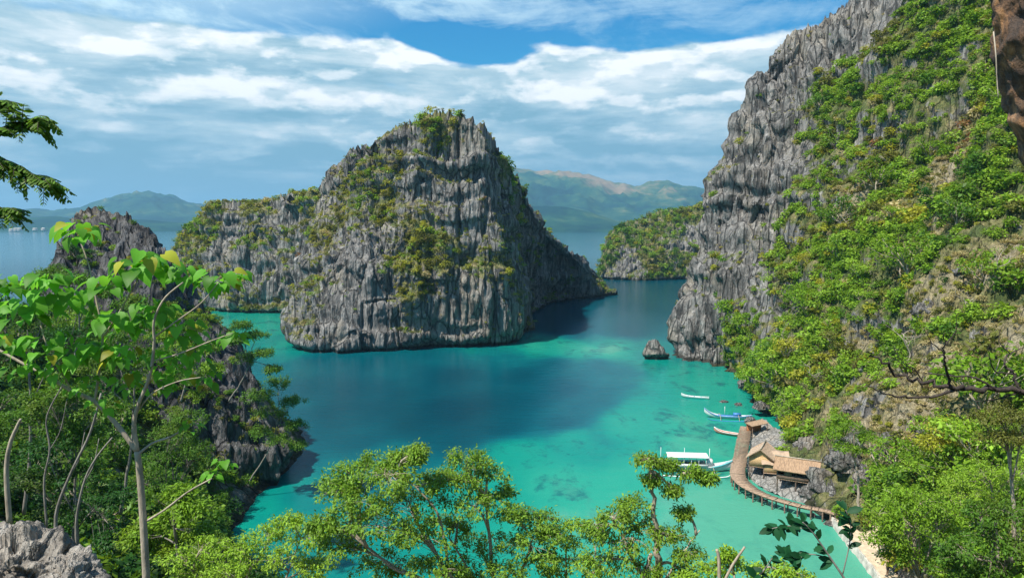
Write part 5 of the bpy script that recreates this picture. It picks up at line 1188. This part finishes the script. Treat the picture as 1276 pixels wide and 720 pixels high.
# the excursion boat
p0 = G2(861, 586, 0); t = empty('excursion_boat', (p0[0], p0[1], -.12), R(-5)); L = 11.8
mb, Gh = hull_mesh(L, 1.6, .95, 1.0, .5); mb.build('hull', 'white_paint', t, smooth=True)
mb = MB(); e = Gh[:, 0] * [1, 1.03, 1]; e2 = Gh[:, -1] * [1, 1.03, 1]
for ee in (e, e2): mb.tube(ee - [0, 0, .16], .07, 5)
mb.build('rubbing_strake', 'aqua_paint', t)
mb = MB(); mb.box((-.6, 0, .95), (6.8, 2.0, .08)); mb.build('deck', 'white_paint', t)
for sg in (-1, 1):
    mb = MB(); mb.box((-.8, sg * 1.0, 1.2), (6.0, .06, .42)); mb.build('side_panel', 'white_paint', t)
    mb = MB(); mb.box((-.8, sg * .78, 1.3), (5.2, .34, .07)); mb.build('bench', 'aqua_paint', t)
    for x_ in np.linspace(-3.3, 2.0, 6): mb = MB(); mb.tube([[x_, sg * 1.0, .9], [x_, sg * 1.0, 2.4]], .035, 6); mb.build('post', 'white_paint', t)
mb = MB(); P = np.array([[[x_, y_, 2.45 + .14 * (1 - (y_ / 1.2) ** 2)] for y_ in np.linspace(-1.2, 1.2, 9)] for x_ in np.linspace(-3.5, 2.3, 20)]); mb.sheet(np.concatenate([P, P[:, ::-1] - [0, 0, .07], P[:, :1]], 1)); mb.build('canopy', 'canvas', t)
for x_ in (-4.4, 2.6, -1): mb = MB(); mb.tube([[x_, 0, .9], [x_, 0, 3.5]], [.05, .03], 6); mb.build('mast', 'white_paint', t)
mb = MB(); mb.box((2.6, 0, 1.45), (.8, 1.0, 1.0)); w0 = mb.build('wheelhouse', 'white_paint', t); mb = MB(); mb.box((3.01, 0, 1.6), (.02, .8, .4)); mb.build('window', 'dark_cloth', w0)
mb = MB(); mb.box((-4.3, 0, 1.25), (.9, .9, .6)); mb.build('engine_box', 'white_paint', t)
outrigger(t, 10.5, 2.8, .16, (-3.0, -1.0, 1.1, 3.0), mat='bark_pale', H=.5); tag(t, 'white excursion boat with a long flat canopy and outriggers, moored off the boardwalk', 'boat')
# the blue boat
p0 = G2(907, 521, 0); t = empty('outrigger_boat', (p0[0], p0[1], -.08), R(171)); 
mb, Gh = hull_mesh(8.6, 1.1, .62, 1.35, .3); mb.build('hull', 'white_paint', t, smooth=True)
mb = MB(); mb.tube(Gh[:, 0] * [1, 1.03, 1] - [0, 0, .10], .07, 5); mb.tube(Gh[:, -1] * [1, 1.03, 1] - [0, 0, .10], .07, 5); mb.build('rubbing_strake', 'blue_paint', t)
mb = MB(); mb.box((-.3, 0, .62), (4.2, .95, .06)); mb.build('deck', 'blue_paint', t)
mb = MB(); mb.box((-1.6, 0, .9), (1.3, .7, .5)); mb.build('engine_box', 'blue_paint', t); mb = MB(); mb.tube([[.6, 0, .5], [.6, 0, 2.3]], .035, 6); mb.build('mast', 'white_paint', t)
outrigger(t, 8, 2.1, .12, (-1.8, 1.5), mat='bark_pale', floats='blue_paint', H=.4); tag(t, 'slim blue and white outrigger boat with its bow swept up high', 'boat')
# white canoe and coral canoe
p0 = G2(866, 496, 0); t = empty('canoe', (p0[0], p0[1], -.05), R(160)); mb, Gh = hull_mesh(5.6, .8, .45, .55, .2); mb.build('hull', 'white_paint', t, smooth=True)
for x_ in (-1.2, .2, 1.4): mb = MB(); mb.box((x_, 0, .40), (.22, .66, .04)); mb.build('thwart', 'aqua_paint', t)
tag(t, 'small empty white canoe pointing away from the low brown rock', 'canoe')
p0 = G2(909, 542, 0); t = empty('canoe', (p0[0], p0[1], -.05), R(146)); mb, Gh = hull_mesh(5.4, .95, .5, .6, .2); mb.build('hull', 'coral_paint', t, smooth=True)
mb = MB(); mb.tube(Gh[:, 0] * [1, 1.04, 1], .05, 5); mb.tube(Gh[:, -1] * [1, 1.04, 1], .05, 5); mb.build('gunwale', 'white_paint', t)
for x_ in (-1.2, .2, 1.4): mb = MB(); mb.box((x_, 0, .44), (.3, .8, .04)); mb.build('thwart', 'coral_paint', t)
tag(t, 'coral-red canoe tied up at the head of the boardwalk', 'canoe')
p0 = G2(937, 536, 1.25); t = empty('barrel', (p0[0] + .3, p0[1] + 1.2, 1.0)); mb = MB(); a_ = [[0, 0, 0], [0, 0, .1], [0, 0, .45], [0, 0, .8], [0, 0, .9]]; mb.tube(a_, [.27, .30, .32, .30, .27], 14); mb.build('drum', 'blue_paint', t); mb = MB(); mb.tube([[0, 0, .9], [0, 0, .94]], [.28, .28], 14); mb.build('lid', 'white_paint', t)
tag(t, 'blue drum at the head of the boardwalk by the coral canoe', 'drum')

# ---- the person on the path
def person(loc, rz):
    t = empty('person', loc, rz); 
    J = {'pel': (0, 0, .95), 'sp': (0, .01, 1.18), 'ch': (0, 0, 1.38), 'nk': (0, 0, 1.52), 'hd': (0, .02, 1.63), 'ht': (0, .01, 1.73), 'ls': (.19, 0, 1.43), 'rs': (-.19, 0, 1.43), 'le': (.25, .03, 1.15), 're': (-.25, .03, 1.15), 'lw': (.25, .12, .90), 'rw': (-.26, .14, .92), 'lh': (.25, .15, .82), 'rh': (-.26, .18, .84),
         'lhp': (.10, 0, .90), 'rhp': (-.10, 0, .90), 'lk': (.12, .04, .50), 'rk': (-.12, -.03, .50), 'la': (.13, -.02, .09), 'ra': (-.12, -.14, .10), 'lt': (.15, .14, .04), 'rt': (-.13, .03, .04)}
    E_ = [('pel', 'sp'), ('sp', 'ch'), ('ch', 'nk'), ('nk', 'hd'), ('hd', 'ht'), ('ch', 'ls'), ('ch', 'rs'), ('ls', 'le'), ('rs', 're'), ('le', 'lw'), ('re', 'rw'), ('lw', 'lh'), ('rw', 'rh'), ('pel', 'lhp'), ('pel', 'rhp'), ('lhp', 'lk'), ('rhp', 'rk'), ('lk', 'la'), ('rk', 'ra'), ('la', 'lt'), ('ra', 'rt')]
    Rd = dict(pel=.14, sp=.125, ch=.145, nk=.055, hd=.09, ht=.075, ls=.065, rs=.065, le=.042, re=.042, lw=.03, rw=.03, lh=.035, rh=.035, lhp=.095, rhp=.095, lk=.06, rk=.06, la=.04, ra=.04, lt=.035, rt=.035)
    def skin(nm, keys, mat, grow=0.0):
        idx = {k_: i for i, k_ in enumerate(keys)}; me = bpy.data.meshes.new(nm); me.from_pydata([J[k_] for k_ in keys], [(idx[a], idx[b]) for a, b in E_ if a in idx and b in idx], [])
        o = bpy.data.objects.new(nm, me); sc.collection.objects.link(o); o.parent = t; sm = o.modifiers.new('s', 'SKIN')
        for k_, i in idx.items(): me.skin_vertices[0].data[i].radius = (Rd[k_] + grow, Rd[k_] * (.8 if k_ in ('ch', 'sp', 'pel') else 1) + grow)
        me.skin_vertices[0].data[0].use_root = True; o.modifiers.new('u', 'SUBSURF').levels = 1; o.modifiers['u'].render_levels = 2; me.materials.append(MATS[mat]); return o
    skin('body', list(J), 'skin'); skin('shirt', ['sp', 'ch', 'ls', 'rs', 'pel', 'le', 're'][:5], 'dark_cloth', .018); skin('shorts', ['pel', 'lhp', 'rhp', 'lk', 'rk'], 'dark_shorts', .018)
    V = rnd_dirs(np.random.RandomState(1), 4); mb = MB(); th = np.linspace(0, math.pi * .62, 10); ph = np.arange(18) / 18 * 2 * math.pi; a, b = np.meshgrid(th, ph, indexing='ij')
    mb.sheet(np.stack([.098 * np.sin(a) * np.cos(b), .02 + .108 * np.sin(a) * np.sin(b) - .015, 1.665 + .115 * np.cos(a)], -1), True); mb.build('hair', 'hair', t, smooth=True)
    tag(t, 'person in dark clothes walking along the pale shore path', 'person'); return t
ip = 34; person(tuple((a[37] + side * .55)[:3] if a.shape[-1] == 3 else (0, 0, 0)) if False else tuple(G2(1106, 716, .9)), R(200))

# ---- white specks of a settlement on the far left shore, far across the strait
t = empty('far_house', (0, 0, 0)); mb = MB(); mb.box((0, 0, 4), (16, 11, 8)); mb.build('wall', 'pale_stone', t)
mb = MB(); V = [[-9, -6.5, 8], [9, -6.5, 8], [9, 6.5, 8], [-9, 6.5, 8], [-9, 0, 12], [9, 0, 12]]; mb.add(V, [[0, 1, 5, 4], [2, 3, 4, 5], [0, 3, 2, 1]], [[0, 4, 3], [1, 2, 5]]); mb.build('roof', 'pale_stone', t)
h0 = t
hl = [('far white house at the foot of the hazy hills, leftmost', 6), ('far white house on the hazy shore, second from the left', 17), ('far pale house near the middle of the hazy shore settlement', 26), ('far white house right of the settlement middle', 33), ('far white house close to the little bare point', 47), ('far white house at the right end of the shore settlement', 55)]
rs_ = np.random.RandomState(8)
for i, (lb, px_) in enumerate(hl):
    t = h0 if i == 0 else copy_tree(h0); p = A(px_, 290, 2960); t.location = (p[0], p[1] - rs_.uniform(0, 50), rs_.uniform(0, 5)); t.rotation_euler = (0, 0, rs_.uniform(-.6, .6)); t.scale = (1, 1, rs_.uniform(.8, 1.5)); tag(t, lb, 'house', 'houses on the far shore')
